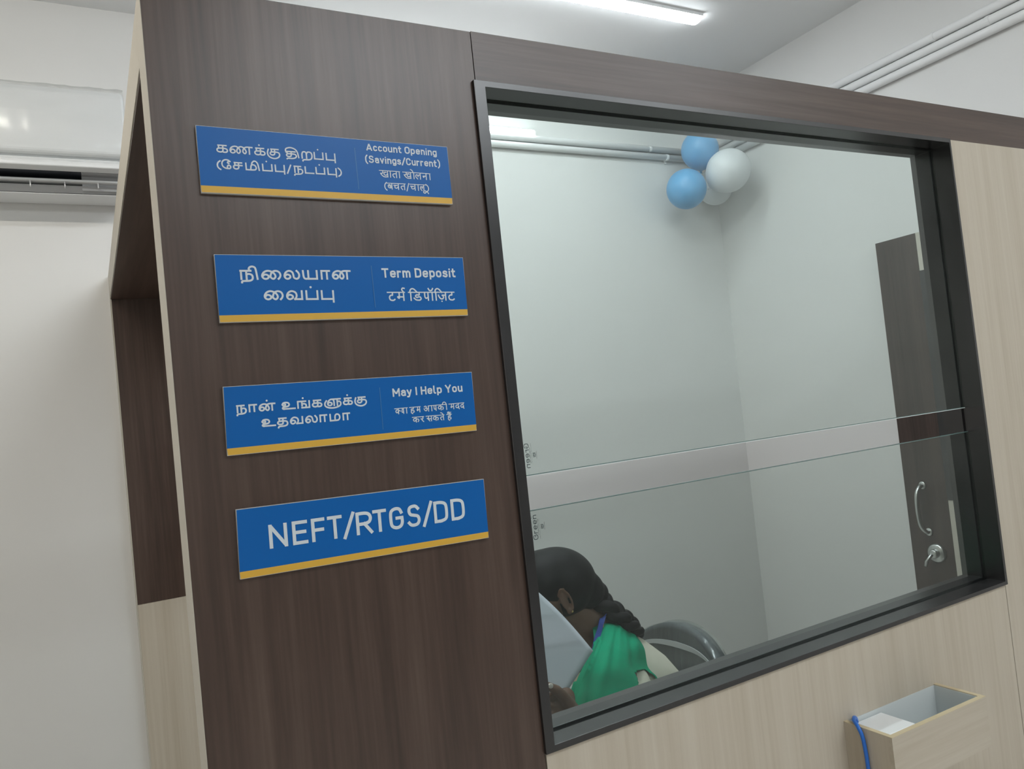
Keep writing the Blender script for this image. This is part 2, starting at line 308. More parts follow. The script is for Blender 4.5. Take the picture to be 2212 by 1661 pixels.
# ------------------------------------------------------------------ lettering
FONT = {
# Tamil
'ka': ['.13 1,.9 1', '.17 1,.17 .57', '.57 1,.57 .3,.5 .08,.3 0,.08 .08,0 .3,.08 .5,.3 .57,.7 .57,.92 .48,1 .28,.93 .07,.78 0,.62 .01'],
'sa': ['.13 1,.98 1', '.17 1,.17 .57', '.6 1,.6 .3,.52 .08,.3 0,.08 .08,0 .3,.08 .5,.3 .57!,1 .57'],
'tha': ['.13 1,.85 1', '.17 1,.17 .57', '.54 1,.54 .35,.48 .12,.3 .05,.1 .1,0 .3,.08 .5,.3 .57,.68 .57,.92 .48,1 .2,.92 -.08,.65 -.22,.15 -.26,.05 -.42'],
'nna': ['.03 .35,.1 .55,.2 .42,.21 .15,.12 0,.03 .1,0 .4,.06 .8,.2 1,.33 .93,.43 .6,.45 .25,.38 0,.3 .2,.31 .5,.38 .85,.5 1,.62 .85,.7 .5,.72 .25,.66 0,.58 .2,.58 .5,.65 .85,.76 1,1 1', '.87 1,.87 0'],
'na': ['.03 .35,.15 .55,.28 .42,.29 .15,.17 0,.05 .1,0 .4,.08 .8,.28 1,.47 .9,.58 .6,.62 .25,.52 0,.41 .2,.42 .5,.5 .85,.66 1,1 1', '.82 1,.82 0'],
'ai': ['.03 .35,.16 .55,.33 .42,.34 .15,.2 0,.06 .1,0 .4,.1 .8,.3 1,.52 .9,.68 .6,.72 .25,.6 0,.46 .2,.47 .5,.56 .85,.75 1,.93 .85,1 .5,.96 .2,.88 0'],
'la': ['.03 .35,.18 .55,.36 .42,.38 .18,.22 0,.06 .1,0 .4,.1 .8,.32 1,.53 .85,.6 .5,.63 .15,.8 0,.95 .15,1 .5,.94 .8,.84 1'],
'va': ['.03 .35,.18 .55,.36 .42,.38 .18,.2 0,.06 .1,0 .4,.1 .8,.32 1,.56 .85,.64 .5,.6 .2,.52 0!,1 0!,1 1'],
'ya': ['0 1,.02 .35,.08 .08,.2 0,.32 .04,.37 .12', '.37 1,.37 0!,1 0!,1 1'],
'ma': ['0 1,0 0!,.62 0,.88 .08,1 .42,.95 .82,.76 1,.58 .9,.5 .55,.5 0'],
'tta': ['0 1,0 0!,1 0'],
'pa': ['0 1,0 0!,1 0!,1 1'],
'pu': ['0 1,0 0!,1 0', '1 1,1 -.36'],
'rra': ['0 0,0 .6,.08 .92,.22 1,.38 .92,.44 .6,.44 0', '.44 .6,.54 .93,.75 1,.94 .85,1 .42,.92 0,.7 -.2,.25 -.24,.06 -.32,.05 -.45'],
'nha': ['.06 1,.8 1', '.1 1,.1 0', '.5 1,.5 0', '.5 .5,.75 .58,.95 .45,1 .18,.9 -.1,.65 -.24,.2 -.27,.07 -.34,.05 -.45'],
'nhi': ['.0 1,.6 1', '.03 1,.03 0', '.34 1,.34 0', '.34 .55,.5 .62,.66 .48,.7 .2,.66 -.06,.5 -.22,.14 -.25,.06 -.32,.05 -.42', '.58 1.02,.51 1.15,.52 1.35,.62 1.5,.75 1.52,.87 1.38,.92 1,.98 0'],
'aaT': ['0 0,0 1!,1 1', '.68 1,.68 0'],
'u': ['.03 .72,.08 .52,.2 .5,.27 .66,.2 .8,.08 .8,.03 .66', '.04 .72,.1 .92,.3 1,.5 .9,.56 .62,.46 .4,.2 .3,.06 .22,.03 .08,.12 0!,1 0'],
'nga': ['0 0,0 1!,.68 1', '.36 1,.36 .3', '.36 .55,.52 .62,.68 .5,.72 .28,.66 0', '.34 0,1 0!,1 1'],
'll': [],
'llu': ['.2 .35,.28 .52,.42 .42,.43 .15,.32 .02,.21 .1,.18 .4,.26 .8,.42 1,.56 .8,.58 0', '.5 1,.98 1', '.78 1,.78 0', '.78 .55,.92 .6,1 .3,.92 -.12,.6 -.38,.25 -.34,.03 -.05,0 .4,.1 .8'],
'ku': ['.3 1,.9 1', '.34 1,.34 .6', '.6 1,.6 .42,.54 .2,.4 .12,.27 .2,.22 .38,.28 .55,.42 .6,.72 .6,.94 .5,1 .15,.86 -.22,.55 -.4,.22 -.26,.03 .08,0 .5,.08 .95'],
'thi': ['.08 .85,.72 .85', '.12 .85,.12 .5', '.42 .85,.42 .35,.36 .12,.24 .06,.11 .12,.06 .3,.12 .46,.25 .5,.58 .5,.74 .42,.8 .18,.72 -.06,.5 -.2,.15 -.22,.08 -.3', '.05 .7,0 1,.08 1.3,.38 1.46,.7 1.28,.88 .85,.97 0'],
'mi': ['.03 1,.03 0!,.5 0,.72 .08,.78 .4,.7 .7,.56 .82,.42 .7,.36 0', '.46 .85,.5 1.15,.65 1.42,.82 1.3,.92 .9,.99 0'],
'ee': ['.62 .28,.7 .48,.88 .48,1 .3,.95 .08,.78 -.02,.62 .08,.62 .28', '.8 -.02,.4 .02,.08 .3,0 .72,.12 1.12,.42 1.34,.75 1.3,.96 1.1', '.92 1.14,.74 1.08,.68 .9,.82 .8'],
# Devanagari
'dkha': ['.3 1,.36 .78,.25 .6,.04 .5', '0 .56,.15 .3,.4 .06,.7 0,1 .07', '.78 .74,.6 .78,.48 .56,.55 .34,.75 .28,.98 .45', '1 1,1 0'],
'dta': ['1 .62,.45 .62,.08 .5,.08 .28,.42 0', '1 1,1 0'],
'dla': ['.38 0,.06 .25,0 .5,.14 .68,.34 .66,.5 .5,.47 .38', '.5 .5,.66 .66,.98 .68', '1 1,1 0'],
'dna': ['1 .55,.1 .55,0 .48,.12 .36,.26 .34,.3 .5', '1 1,1 0'],
'dba': ['1 .38,.8 .24,.4 .2,.08 .34,.05 .6,.3 .76,.62 .7,.8 .5', '.25 .68,.72 .3', '1 1,1 0'],
'dca': ['0 .68,.7 .67', '.36 .66,.2 .48,.25 .28,.5 .2,.8 .3,1 .5', '1 1,1 0'],
'dtta': ['.6 1,.6 .66,.38 .66,.1 .55,0 .33,.15 .08,.5 0,.8 .02,1 .12'],
'dma': ['.3 1,.3 .34,.2 .28,.04 .4,.1 .46,.3 .44,1 .43', '1 1,1 0'],
'dda': ['.75 1,.75 .68,.4 .68,.22 .56,.3 .4,.48 .36,.6 .42,.88 .4,1 .2,.85 .03,.55 0,.25 .06,0 .26'],
'dpa': ['.15 1,.15 .5,.3 .28,.6 .25,1 .4', '1 1,1 0'],
'dja': ['1 .62,.5 .62,.66 .5,.68 .3,.5 .14,.25 .2,.05 .45,0 .62', '1 1,1 0'],
'dya': ['.25 1,.38 .8,.25 .6,.05 .5!,.1 .3,.35 .2,.7 .28,1 .45', '1 1,1 0'],
'dha': ['.75 1,.75 .72,.3 .72,.05 .6,.12 .42,.4 .44,.75 .42,.98 .22,.85 .05,.6 .06', '.4 .44,.1 .32,0 .1,.12 -.08,.45 -.22'],
'da': ['.1 .9,.32 1,.56 .9,.52 .7,.32 .6', '.32 .6,.6 .52,.66 .3,.5 .12,.28 .12,.1 .3,0 .52', '.6 .5,1 .52', '1 1,1 0'],
'dka': ['.42 .76,.2 .76,.02 .5,.1 .28,.3 .22,.54 .45', '.54 1,.54 0', '.54 .5,.75 .62,.95 .52,1 .3,.86 .08'],
'dkh': ['.42 .76,.2 .76,.02 .5,.1 .28,.3 .22,.6 .45', '.6 1,.6 0', '.6 .5,.8 .62,1 .5'],
'dda2': ['.8 1,.8 .7,.35 .7,.04 .52,.08 .25,.42 .14,.75 .24,.92 .34,.85 .44,.7 .36,.76 .15,.98 -.08'],
'dra': ['.6 1,.85 .8,.7 .56,.4 .45', '.05 .55,.2 .62,.32 .5,.6 .2,1 0'],
'dsa': ['.3 1,.4 .78,.3 .58,.1 .52', '0 .58,.15 .5,.6 0', '.25 .52,.6 .42,1 .5', '1 1,1 0'],
'aa': ['0 1,0 0'],
'lpar': ['1 1.12,.3 .85,0 .45,.25 .05,1 -.22'],
'rpar': ['0 1.12,.7 .85,1 .45,.75 .05,0 -.22'],
'slash': ['0 -.2,1 1.12'],
'eM': ['0 1.5,.45 1.42,.8 1.2,1 1'],
'iM': ['0 1,.05 1.3,.3 1.48,.6 1.4,1 1'],
'iiM': ['0 1,.15 1.35,.5 1.5,.85 1.35,1 1'],
'aiM': ['0 1.25,.35 1.28,.6 1', '0 1.48,.5 1.5,.9 1'],
'reph': ['1 1.52,.5 1.55,.2 1.35,.5 1.15,.75 1'],
'candra': ['0 1.5,.2 1.3,.5 1.22,.8 1.3,1 1.5'],
'uu': ['.15 -.05,0 -.3,.25 -.45,.5 -.25,.4 0', '.45 -.1,.75 -.2,1 -.5'],
}
# latin, advance width first
LAT = {
'N': (.6, ['0 0,0 1', '~.01 1.0,.59 0', '.6 0,.6 1']), 'E': (.47, ['.47 0,0 0!,0 1!,.47 1', '0 .52,.42 .52']),
'F': (.46, ['0 0,0 1!,.46 1', '0 .5,.42 .5']), 'T': (.54, ['0 1,.54 1', '.27 1,.27 0']),
'/': (.42, ['0 -.1,.42 1.08']), 'R': (.53, ['0 0,0 1!,.3 1,.46 .92,.52 .73,.46 .54,.3 .46!,0 .46', '.27 .46,.53 0']),
'G': (.52, ['.5 .78,.42 .95,.26 1,.08 .93,0 .75,0 .25,.08 .07,.26 0,.44 .07,.52 .25,.52 .5!,.28 .5']),
'S': (.52, ['.48 .86,.38 .98,.24 1,.08 .94,.03 .76,.1 .58,.27 .52,.45 .45,.51 .25,.43 .06,.26 0,.1 .03,0 .15']),
'D': (.53, ['0 0,0 1!,.25 1,.45 .93,.53 .75,.53 .25,.45 .07,.25 0!,0 0']),
'A': (.62, ['~-.02 -.07,.31 1.04', '~.31 1.04,.64 -.07', '~.1 .24,.52 .24']),
'O': (.54, ['.27 1,.08 .93,0 .75,0 .25,.08 .07,.27 0,.46 .07,.54 .25,.54 .75,.46 .93,.27 1']),
'C': (.5, ['.5 .78,.42 .95,.26 1,.08 .93,0 .75,0 .25,.08 .07,.26 0,.42 .05,.5 .22']),
'M': (.68, ['0 0,0 1', '~0 1.02,.34 .3', '~.34 .3,.68 1.02', '.68 1,.68 0']), 'H': (.52, ['0 0,0 1', '.52 0,.52 1', '0 .5,.52 .5']),
'I': (.0, ['0 0,0 1']), 'Y': (.56, ['0 1,.28 .45!,.56 1', '.28 .45,.28 0']),
'(': (.2, ['.2 1.12,.04 .85,0 .45,.04 .05,.2 -.22']), ')': (.2, ['0 1.12,.16 .85,.2 .45,.16 .05,0 -.22']),
'a': (.4, ['.03 .6,.15 .7,.3 .68,.4 .55,.4 0', '.4 .4,.12 .4,0 .22,.1 .02,.28 0,.4 .12']),
'c': (.36, ['.36 .6,.2 .7,.03 .6,0 .35,.03 .1,.2 0,.36 .1']),
'e': (.42, ['0 .36,.42 .36!,.4 .6,.22 .7,.03 .6,0 .35,.03 .1,.22 0,.38 .08']),
'g': (.4, ['.4 .7,.4 -.08,.3 -.26,.05 -.22', '.4 .58,.2 .7,.02 .58,0 .35,.02 .12,.2 .02,.4 .14']),
'i': (.0, ['0 0,0 .66', '~0 .88,0 1.06']), 'l': (.14, ['0 1.02,0 .14,.14 0']),
'm': (.66, ['0 0,0 .7', '0 .55,.15 .7,.3 .62,.33 .45,.33 0', '.33 .5,.48 .7,.62 .62,.66 .45,.66 0']),
'n': (.4, ['0 0,0 .7', '0 .55,.2 .7,.37 .6,.4 .42,.4 0']),
'o': (.42, ['.21 .7,.03 .6,0 .35,.03 .1,.21 0,.39 .1,.42 .35,.39 .6,.21 .7']),
'p': (.42, ['0 .7,0 -.27', '0 .56,.2 .7,.39 .6,.42 .35,.39 .1,.2 0,0 .13']),
'r': (.26, ['0 0,0 .7', '0 .52,.12 .68,.26 .66']),
's': (.38, ['.36 .6,.2 .7,.04 .62,.04 .44,.2 .37,.36 .28,.36 .08,.2 0,0 .1']),
't': (.26, ['.08 .95,.08 .14,.14 .02,.26 0', '-.04 .68,.24 .68']),
'u': (.4, ['0 .7,0 .25,.06 .04,.2 0,.4 .15', '.4 .7,.4 0']),
'v': (.42, ['0 .7,.21 0', '.21 0,.42 .7']), 'y': (.42, ['0 .7,.22 .02', '.42 .7,.2 -.1,.12 -.25,0 -.24']),
' ': (.31, []), }
def parse(s):
    """stroke string -> list of sampled polylines (split at hard corners)"""
    P = []; cor = []; s = s.lstrip('~')
    for t in s.split(','):
        c = t.endswith('!'); t = t.rstrip('!'); a, b = t.split(); P.append((float(a), float(b), 0)); cor.append(c)
    runs = []; cur = [P[0]]
    for p, c in zip(P[1:], cor[1:]):
        cur.append(p)
        if c: runs.append(cur); cur = [p]
    if len(cur) > 1: runs.append(cur)
    return [[(q[0], q[1]) for q in (spline(r, 6) if len(r) > 2 else [Vector(v) for v in r])] for r in runs]
YC = [0]
def ribbon(bm, pts, hw, y, ext=True):
    YC[0] = (YC[0]+1) % 6; y = y-YC[0]*7e-5       # ink layers where strokes cross
    pts = [Vector(p) for p in pts]; n = len(pts)
    closed = (pts[0]-pts[-1]).length < 1e-6
    L = []
    for i in range(n):
        a = pts[i-1] if i else (pts[-2] if closed else pts[0]); b = pts[i+1] if i < n-1 else (pts[1] if closed else pts[-1])
        d = (b-a)
        if d.length < 1e-9: d = Vector((1, 0))
        d.normalize(); p = pts[i].copy()
        if ext and not closed:
            if i == 0: p -= d*hw*.95
            if i == n-1: p += d*hw*.95
        nn = Vector((-d.y, d.x))*hw; yy = y-6e-5*i/max(1, n-1)
        L.append((bm.verts.new((p.x+nn.x, yy, p.y+nn.y)), bm.verts.new((p.x-nn.x, yy, p.y-nn.y))))
    for i in range(n-1):
        bm.faces.new([L[i][0], L[i][1], L[i+1][1], L[i+1][0]])
def disc(bm, cx, cz, r, y, n=16):
    YC[0] = (YC[0]+1) % 6; y = y-YC[0]*7e-5-3e-5
    bm.faces.new([bm.verts.new((cx+r*math.cos(2*math.pi*k/n), y, cz+r*math.sin(2*math.pi*k/n))) for k in range(n)])
def put(bm, strokes, x0, x1, h, hw, y, org, ang):
    """strokes in glyph units -> sign plane; x0,x1 outer extents in m along the line, h outer height"""
    ca, sa = math.cos(ang), math.sin(ang)
    sx = max(x1-x0-2*hw, 0); sy = h-2*hw
    for s in strokes:
        for run in parse(s):
            q = []
            for a, b in run:
                u = x0+hw+a*sx; v = hw+b*sy
                if sx == 0: u = x0
                q.append((org[0]+u*ca-v*sa, org[1]+u*sa+v*ca))
            ribbon(bm, q, hw, y)
def text_line(bm, line, y):
    _, ox, oz, ang, h, hw, gl = line
    org = (ox/1000, 1.5+oz/1000); ang = math.radians(ang); h /= 1000; hw /= 1000
    ca, sa = math.cos(ang), math.sin(ang)
    P = lambda u, v: (org[0]+u*ca-v*sa, org[1]+u*sa+v*ca)
    for n, a, b in gl:
        a /= 1000; b /= 1000
        if n == 'head':
            ribbon(bm, [P(a, h-hw*.8), P(b, h-hw*.8)], hw*.8, y, False)
        elif n == 'dot':
            c = P((a+b)/2, h*1.30); disc(bm, *c, hw*1.2, y)
        elif n == 'nukta':
            c = P(a, -.06*h); disc(bm, *c, hw*1.1, y)
        elif n == 'nuktaT':
            c = P(a, h*1.30); disc(bm, *c, hw*1.1, y)
        elif n.startswith('L:'):
            wd, sts = LAT[n[2:]]
            for st in sts:
                for run in parse(st):
                    ribbon(bm, [P(a+hw+x/wd*(b-a-2*hw), hw+v*(h-2*hw)) for x, v in run], hw, y, not st.startswith('~'))
        elif n.startswith('T:'):
            s = n[2:]; gap = .27 if hw/h < .07 else .30
            adv = 0; pos = []
            for ch in s:
                pos.append(adv)
                adv += LAT[ch][0] + (gap if ch != ' ' else .02)
                if ch in '/': adv -= .12
            tot = adv-gap
            sc = (b-a-2*hw)/tot
            for ch, p in zip(s, pos):
                if ch == '/': p -= .06
                for st in LAT[ch][1]:
                    for run in parse(st):
                        ribbon(bm, [P(a+hw+(p+x)*sc, hw+v*(h-2*hw)) for x, v in run], hw, y, not st.startswith('~'))
        elif n in ('pu', 'pa', 'tta', 'aaT', 'ya') or True:
            put(bm, FONT[n], a, b, h, hw, y, org, ang)
            if n in ('dkha', 'dra', 'dsa', 'dma', 'dna'):
                d = {'dkha': (.06, .55), 'dra': (.1, .58), 'dsa': (.06, .56), 'dma': (.17, .36), 'dna': (.16, .45)}[n]
                c = P(a+hw+d[0]*(b-a-2*hw), hw+d[1]*(h-2*hw)); disc(bm, *c, hw*1.35, y)
            if n == 'dda2':
                c = P(a+hw+.82*(b-a-2*hw), hw+.32*(h-2*hw)); disc(bm, *c, hw*1.4, y)
SIGNS=(((142.2,387.8),(476.3,384.9),(475.9,302.3),(142.1,304.7)),((150.0,228.9),(483.2,226.1),(481.9,143.5),(149.7,145.1)),((146.5,67.4),(478.7,63.5),(477.3,-19.2),(144.7,-15.9)),((148.6,-80.8),(480.4,-87.5),(478.9,-169.4),(146.4,-163.9)))
DIV=(((339.8,373.1),(340.3,317.8)),((346.8,214.0),(347.0,158.7)),((342.0,51.4),(341.2,-3.5)))
LINES=[
(1,169.21,355.21,-0.56,10.2,0.88,(('ka',-5.6,8.35),('nna',9.83,37.98),('ka',39.43,53.47),('dot',45.01,47.0),('ku',55.02,71.63),('thi',77.62,96.12),('rra',98.46,113.07),('pa',114.47,127.31),('dot',119.22,121.2),('pu',130.09,143.29))),
(1,187.46,335.0,-0.22,9.74,0.88,(('lpar',-25.05,-19.79),('ee',-19.57,-7.77),('sa',-6.07,5.81),('mi',8.37,26.53),('pa',29.21,42.21),('dot',33.99,36.0),('pu',44.86,57.65),('slash',59.63,65.98),('nha',67.97,80.81),('tta',82.67,95.03),('pa',96.67,109.45),('dot',101.35,103.33),('pu',112.31,124.86),('rpar',126.29,131.61))),
(1,357.99,370.94,-0.41,9.96,0.86,(('T:Account Opening',-1.99,100.56),)),
(1,358.96,354.43,-0.06,9.96,0.86,(('T:(Savings/Current)',-5.99,103.26),)),
(1,382.32,335.5,-0.5,9.66,0.66,(('head',-11.58,18.53),('dkha',-10.16,1.09),('aa',4.32,4.32),('dta',7.02,13.71),('aa',17.35,17.35),('head',21.91,63.41),('dkha',23.55,34.4),('aa',38.48,38.48),('eM',33.48,38.48),('dla',40.61,48.72),('dna',51.53,57.45),('aa',62.27,62.27))),
(1,387.38,319.1,-0.06,9.21,0.66,(('lpar',-10.99,-6.88),('head',-7.78,20.02),('dba',-6.26,0.48),('dca',2.11,9.89),('dta',12.26,18.65),('slash',20.48,25.26),('head',25.63,50.22),('dca',26.55,34.14),('aa',38.23,38.23),('dla',40.84,47.21),('uu',45.05,53.52),('rpar',49.28,54.18))),
(2,178.74,196.94,-0.38,12.57,1.2,(('nhi',-1.2,21.48),('ai',24.36,49.26),('la',51.83,72.7),('ya',75.48,95.37),('aaT',99.03,111.75),('na',113.65,139.17))),
(2,208.8,171.0,-0.85,12.69,1.2,(('ai',-4.86,19.58),('va',22.46,43.82),('pa',47.16,63.58),('dot',53.09,55.5),('pu',66.83,84.14))),
(2,365.53,197.98,-0.16,12.99,1.2,(('T:Term Deposit',-5.18,103.08),)),
(2,371.14,166.27,-0.89,12.61,0.95,(('head',-6.36,19.56),('dtta',-4.06,5.18),('dma',7.24,18.11),('reph',13.07,19.56),('head',23.73,93.16),('aa',27.55,27.55),('iM',25.73,38.07),('dda',31.19,43.13),('dpa',46.09,53.71),('aa',59.13,59.13),('candra',52.87,61.29),('aa',64.58,64.58),('iM',62.69,74.5),('dja',67.4,79.92),('nukta',73.08,73.08),('dtta',83.07,92.77))),
(3,174.34,33.87,-0.77,9.95,1.0,(('nha',-15.81,-2.78),('aaT',-0.66,9.63),('na',11.06,31.65),('dot',20.42,22.51),('u',38.5,56.07),('nga',57.99,74.29),('dot',64.51,66.7),('ka',76.41,89.91),('llu',92.06,114.7),('ka',116.46,129.77),('dot',121.76,123.89),('ku',131.73,148.68))),
(3,206.63,14.28,-0.88,9.87,1.0,(('u',-19.76,-2.07),('tha',-0.85,13.05),('va',14.95,31.58),('la',33.77,49.94),('aaT',52.08,62.39),('ma',64.98,79.19),('aaT',81.91,92.17))),
(3,360.29,37.82,-0.56,11.09,1.05,(('T:May I Help You',-1.25,101.06),)),
(3,372.02,14.06,-0.32,8.15,0.62,(('head',-12.72,6.22),('dkh',-11.48,-4.04),('dya',-3.16,0.67),('aa',4.43,4.43),('head',8.46,24.75),('dha',10.08,15.85),('dma',18.39,23.84),('head',35.75,63.71),('da',28.86,36.67),('aa',40.82,40.82),('dpa',43.32,47.59),('dka',49.64,58.53),('aa',62.77,62.77),('iiM',56.19,63.24),('head',66.08,89.97),('dma',68.44,73.95),('dda2',76.24,82.56),('dda2',83.71,89.68))),
(3,388.14,0.68,-0.93,7.8,0.62,(('head',-5.34,12.17),('dka',-4.16,4.88),('dra',6.7,11.71),('head',14.64,42.27),('dsa',15.83,23.19),('dka',24.76,33.39),('dta',35.25,41.15),('eM',36.19,41.15),('head',45.09,53.41),('dha',46.98,52.65),('aiM',46.51,52.65),('nuktaT',51.89,51.89))),
(4,185.57,-133.83,-0.88,29.12,2.1,(('L:N',-1.98,20.18),('L:E',26.1,45.11),('L:F',49.8,66.94),('L:T',70.03,89.09),('L:/',89.57,105.94),('L:R',107.06,128.93),('L:T',129.42,148.26),('L:G',152.1,171.5),('L:S',176.8,195.61),('L:/',197.87,213.69),('L:D',214.92,235.49),('L:D',240.19,260.48))),
]
M_blue = new_mat('sign_blue', (0.0025, 0.117, 0.41), 0.36, 0.28)
M_yel = new_mat('sign_yellow', (0.70, 0.41, 0.05), 0.42, 0.5)
M_let = new_mat('sign_white', (0.66, 0.72, 0.76), 0.45, 0.4)
M_div = new_mat('sign_divider_blue', (0.05, 0.19, 0.42), 0.4)
M_sub = new_mat('sign_board_edge', (0.62, 0.61, 0.58), 0.45)
labs = ['blue sign reading Account Opening, topmost of the four on the walnut column',
        'blue sign reading Term Deposit, second from the top on the walnut column',
        'blue sign reading May I Help You, third from the top on the column',
        'blue sign reading NEFT/RTGS/DD, lowest of the four on the walnut column']
for k in range(4):
    q = [(x/1000, 1.5+z/1000) for x, z in SIGNS[k]]
    cx = sum(p[0] for p in q)/4; cz = sum(p[1] for p in q)/4
    s = empty('service_sign', (cx, .997, cz)); tag(s, labs[k], 'sign', 'blue service signs on the walnut column')
    bm = bmesh.new(); quad_prism(bm, q, .9944, .9998); kid(fin('board', bm, M_sub), s)
    lerp = lambda A, B, t: (A[0]+(B[0]-A[0])*t, A[1]+(B[1]-A[1])*t)
    t0 = .895
    lm, rm = lerp(q[0], q[3], t0), lerp(q[1], q[2], t0)
    g = .0006
    ins = lambda P, dx, dz: (P[0]+dx, P[1]+dz)
    bm = bmesh.new(); quad_prism(bm, [ins(q[0], g, -g), ins(q[1], -g, -g), rm, lm], .9940, .9944)
    f = kid(fin('blue_face', bm, M_blue), s)
    bm = bmesh.new(); quad_prism(bm, [lm, rm, ins(q[2], -g, g), ins(q[3], g, g)], .9940, .9944)
    kid(fin('yellow_stripe', bm, M_yel), s)
    if k < 3:
        a, b = [(x/1000, 1.5+z/1000) for x, z in DIV[k]]
        bm = bmesh.new(); ribbon(bm, [a, b], .0004, .99385); kid(fin('divider_line', bm, M_div), s)
    nm = [[('tamil_lettering', (0, 1)), ('english_lettering', (2, 3)), ('hindi_lettering', (4, 5))],
          [('tamil_lettering', (6, 7)), ('english_lettering', (8,)), ('hindi_lettering', (9,))],
          [('tamil_lettering', (10, 11)), ('english_lettering', (12,)), ('hindi_lettering', (13, 14))],
          [('english_lettering', (15,))]][k]
    for n, idx in nm:
        bm = bmesh.new()
        for i in idx: text_line(bm, LINES[i], .99375)
        for f_ in bm.faces:
            f_.normal_update()
            if f_.normal.y > 0: f_.normal_flip()
        me = bpy.data.meshes.new(n); bm.to_mesh(me); bm.free(); kid(link(n, me, M_let), s)

# printed stamps on the glass
M_ink = new_mat('stamp_ink', (0.02, 0.04, 0.04), 0.5)
def stamp(parent, ox, oz, ang, sgn, name):
    """mark printed on the pane: word along local u, small rows below (local v negative)"""
    bm = bmesh.new(); ca, sa = math.cos(ang), math.sin(ang); Y = 1.0342
    P = lambda u, v: (ox+(u*ca-v*sa*sgn), oz+(u*sa+v*ca*sgn))
    p = 0
    for ch in 'Green':
        wd, st = LAT[ch]
        for s_ in st:
            for run in parse(s_): ribbon(bm, [P((p+x*1.35)*.0089, v*.0072) for x, v in run], .00052, Y)
        p += wd*1.35+.32
    rnd = random.Random(3)
    for row, u0_, u1_, n in ((-.0018, .006, .030, 22), (-.0042, .0005, .031, 15)):
        for i in range(n):
            u = u0_+(u1_-u0_)*i/n; l = rnd.uniform(.0004, .0008)
            ribbon(bm, [P(u, row), P(u, row-l)], .0002, Y); 
            if rnd.random() < .6: ribbon(bm, [P(u, row), P(u+.0007, row)], .00018, Y)
    # emblem made of small bars and a hooked ring, with its rule underneath
    for u in (.0145, .016, .0175, .019, .0205): ribbon(bm, [P(u, -.0066), P(u, -.0100)], .00024, Y)
    ribbon(bm, [P(.0140, -.0078), P(.0212, -.0078)], .0002, Y); ribbon(bm, [P(.0145, -.0108), P(.0205, -.0108)], .0003, Y)
    ribbon(bm, [P(.0175+.0026*math.cos(t/8*math.pi), -.0098+.0016*math.sin(t/8*math.pi)) for t in range(17)], .0002, Y)
    ribbon(bm, [P(.0125, -.0130), P(.0235, -.0130)], .0002, Y)
    if sgn > 0:
        ribbon(bm, [P(.0315, .0085), P(.0327, .0085)], .00016, Y); ribbon(bm, [P(.0321, .0085), P(.0321, .0072)], .00016, Y)
        ribbon(bm, [P(.0332, .0072), P(.0332, .0085), P(.0338, .0078), P(.0344, .0085), P(.0344, .0072)], .00014, Y)
    me = bpy.data.meshes.new(name); bm.to_mesh(me); bm.free()
    o = kid(link(name, me, M_ink), win); return o
stamp(lo_p, 0.5795, 1.3085, math.radians(89.5), 1, 'glass_stamp')
stamp(up_p, 0.5790, 1.4515, math.radians(-90.3), -1, 'glass_stamp')

# ------------------------------------------------------------------ conduits on the back and right walls
def conduit(pts, r, lab, clips):
    t = empty('conduit_pipe', pts[0]); tag(t, lab, 'pipe')
    bm = bmesh.new(); tube(bm, pts, r, 16); kid(fin('pipe', bm, M_pipe, smooth=True), t)
    for c, ax in clips:
        bm = bmesh.new()
        a = Vector((1, 0, 0)) if ax == 'x' else Vector((0, 1, 0))
        tube(bm, [Vector(c)-a*.006, Vector(c)+a*.006], r+.0015, 16)
        n = Vector((0, -1, 0)) if ax == 'x' else Vector((-1, 0, 0))
        box(bm, *(sorted((c[0]-.006, c[0]+.006)) if ax == 'x' else (XR-.006, XR-.001)), *((YB-.006, YB-.001) if ax == 'x' else (c[1]-.006, c[1]+.006)), c[2]-r-.012, c[2]+r+.003)
        kid(fin('clip', bm, M_pipe), t)
z1, z2, z3 = 2.663, 2.628, 2.595
yy = YB-.016; xx = XR-.017
conduit([(0.30, yy, z2), (xx, yy, z2)], .0140, 'upper white conduit pipe along the back wall, under the wall light', [((2.33, yy, z2), 'x')])
conduit([(0.30, yy, z3), (xx, yy, z3)], .0140, 'lower white conduit pipe along the back wall, above the balloons', [((2.425, yy, z3), 'x')])
conduit([(xx, YB-.034, z1), (xx, 0.2, z1)], .0155, 'highest of three white conduit pipes on the right wall', [((xx, 1.63, z1), 'y')])
conduit([(xx, YB-.034, z2), (xx, 0.2, z2)], .0155, 'middle of three white conduit pipes on the right wall', [((xx, 1.44, z2), 'y')])
conduit([(xx, YB-.034, z3-.001), (xx, 0.2, z3-.001)], .0155, 'lowest of three white conduit pipes on the right wall', [((xx, 2.30, z3), 'y')])

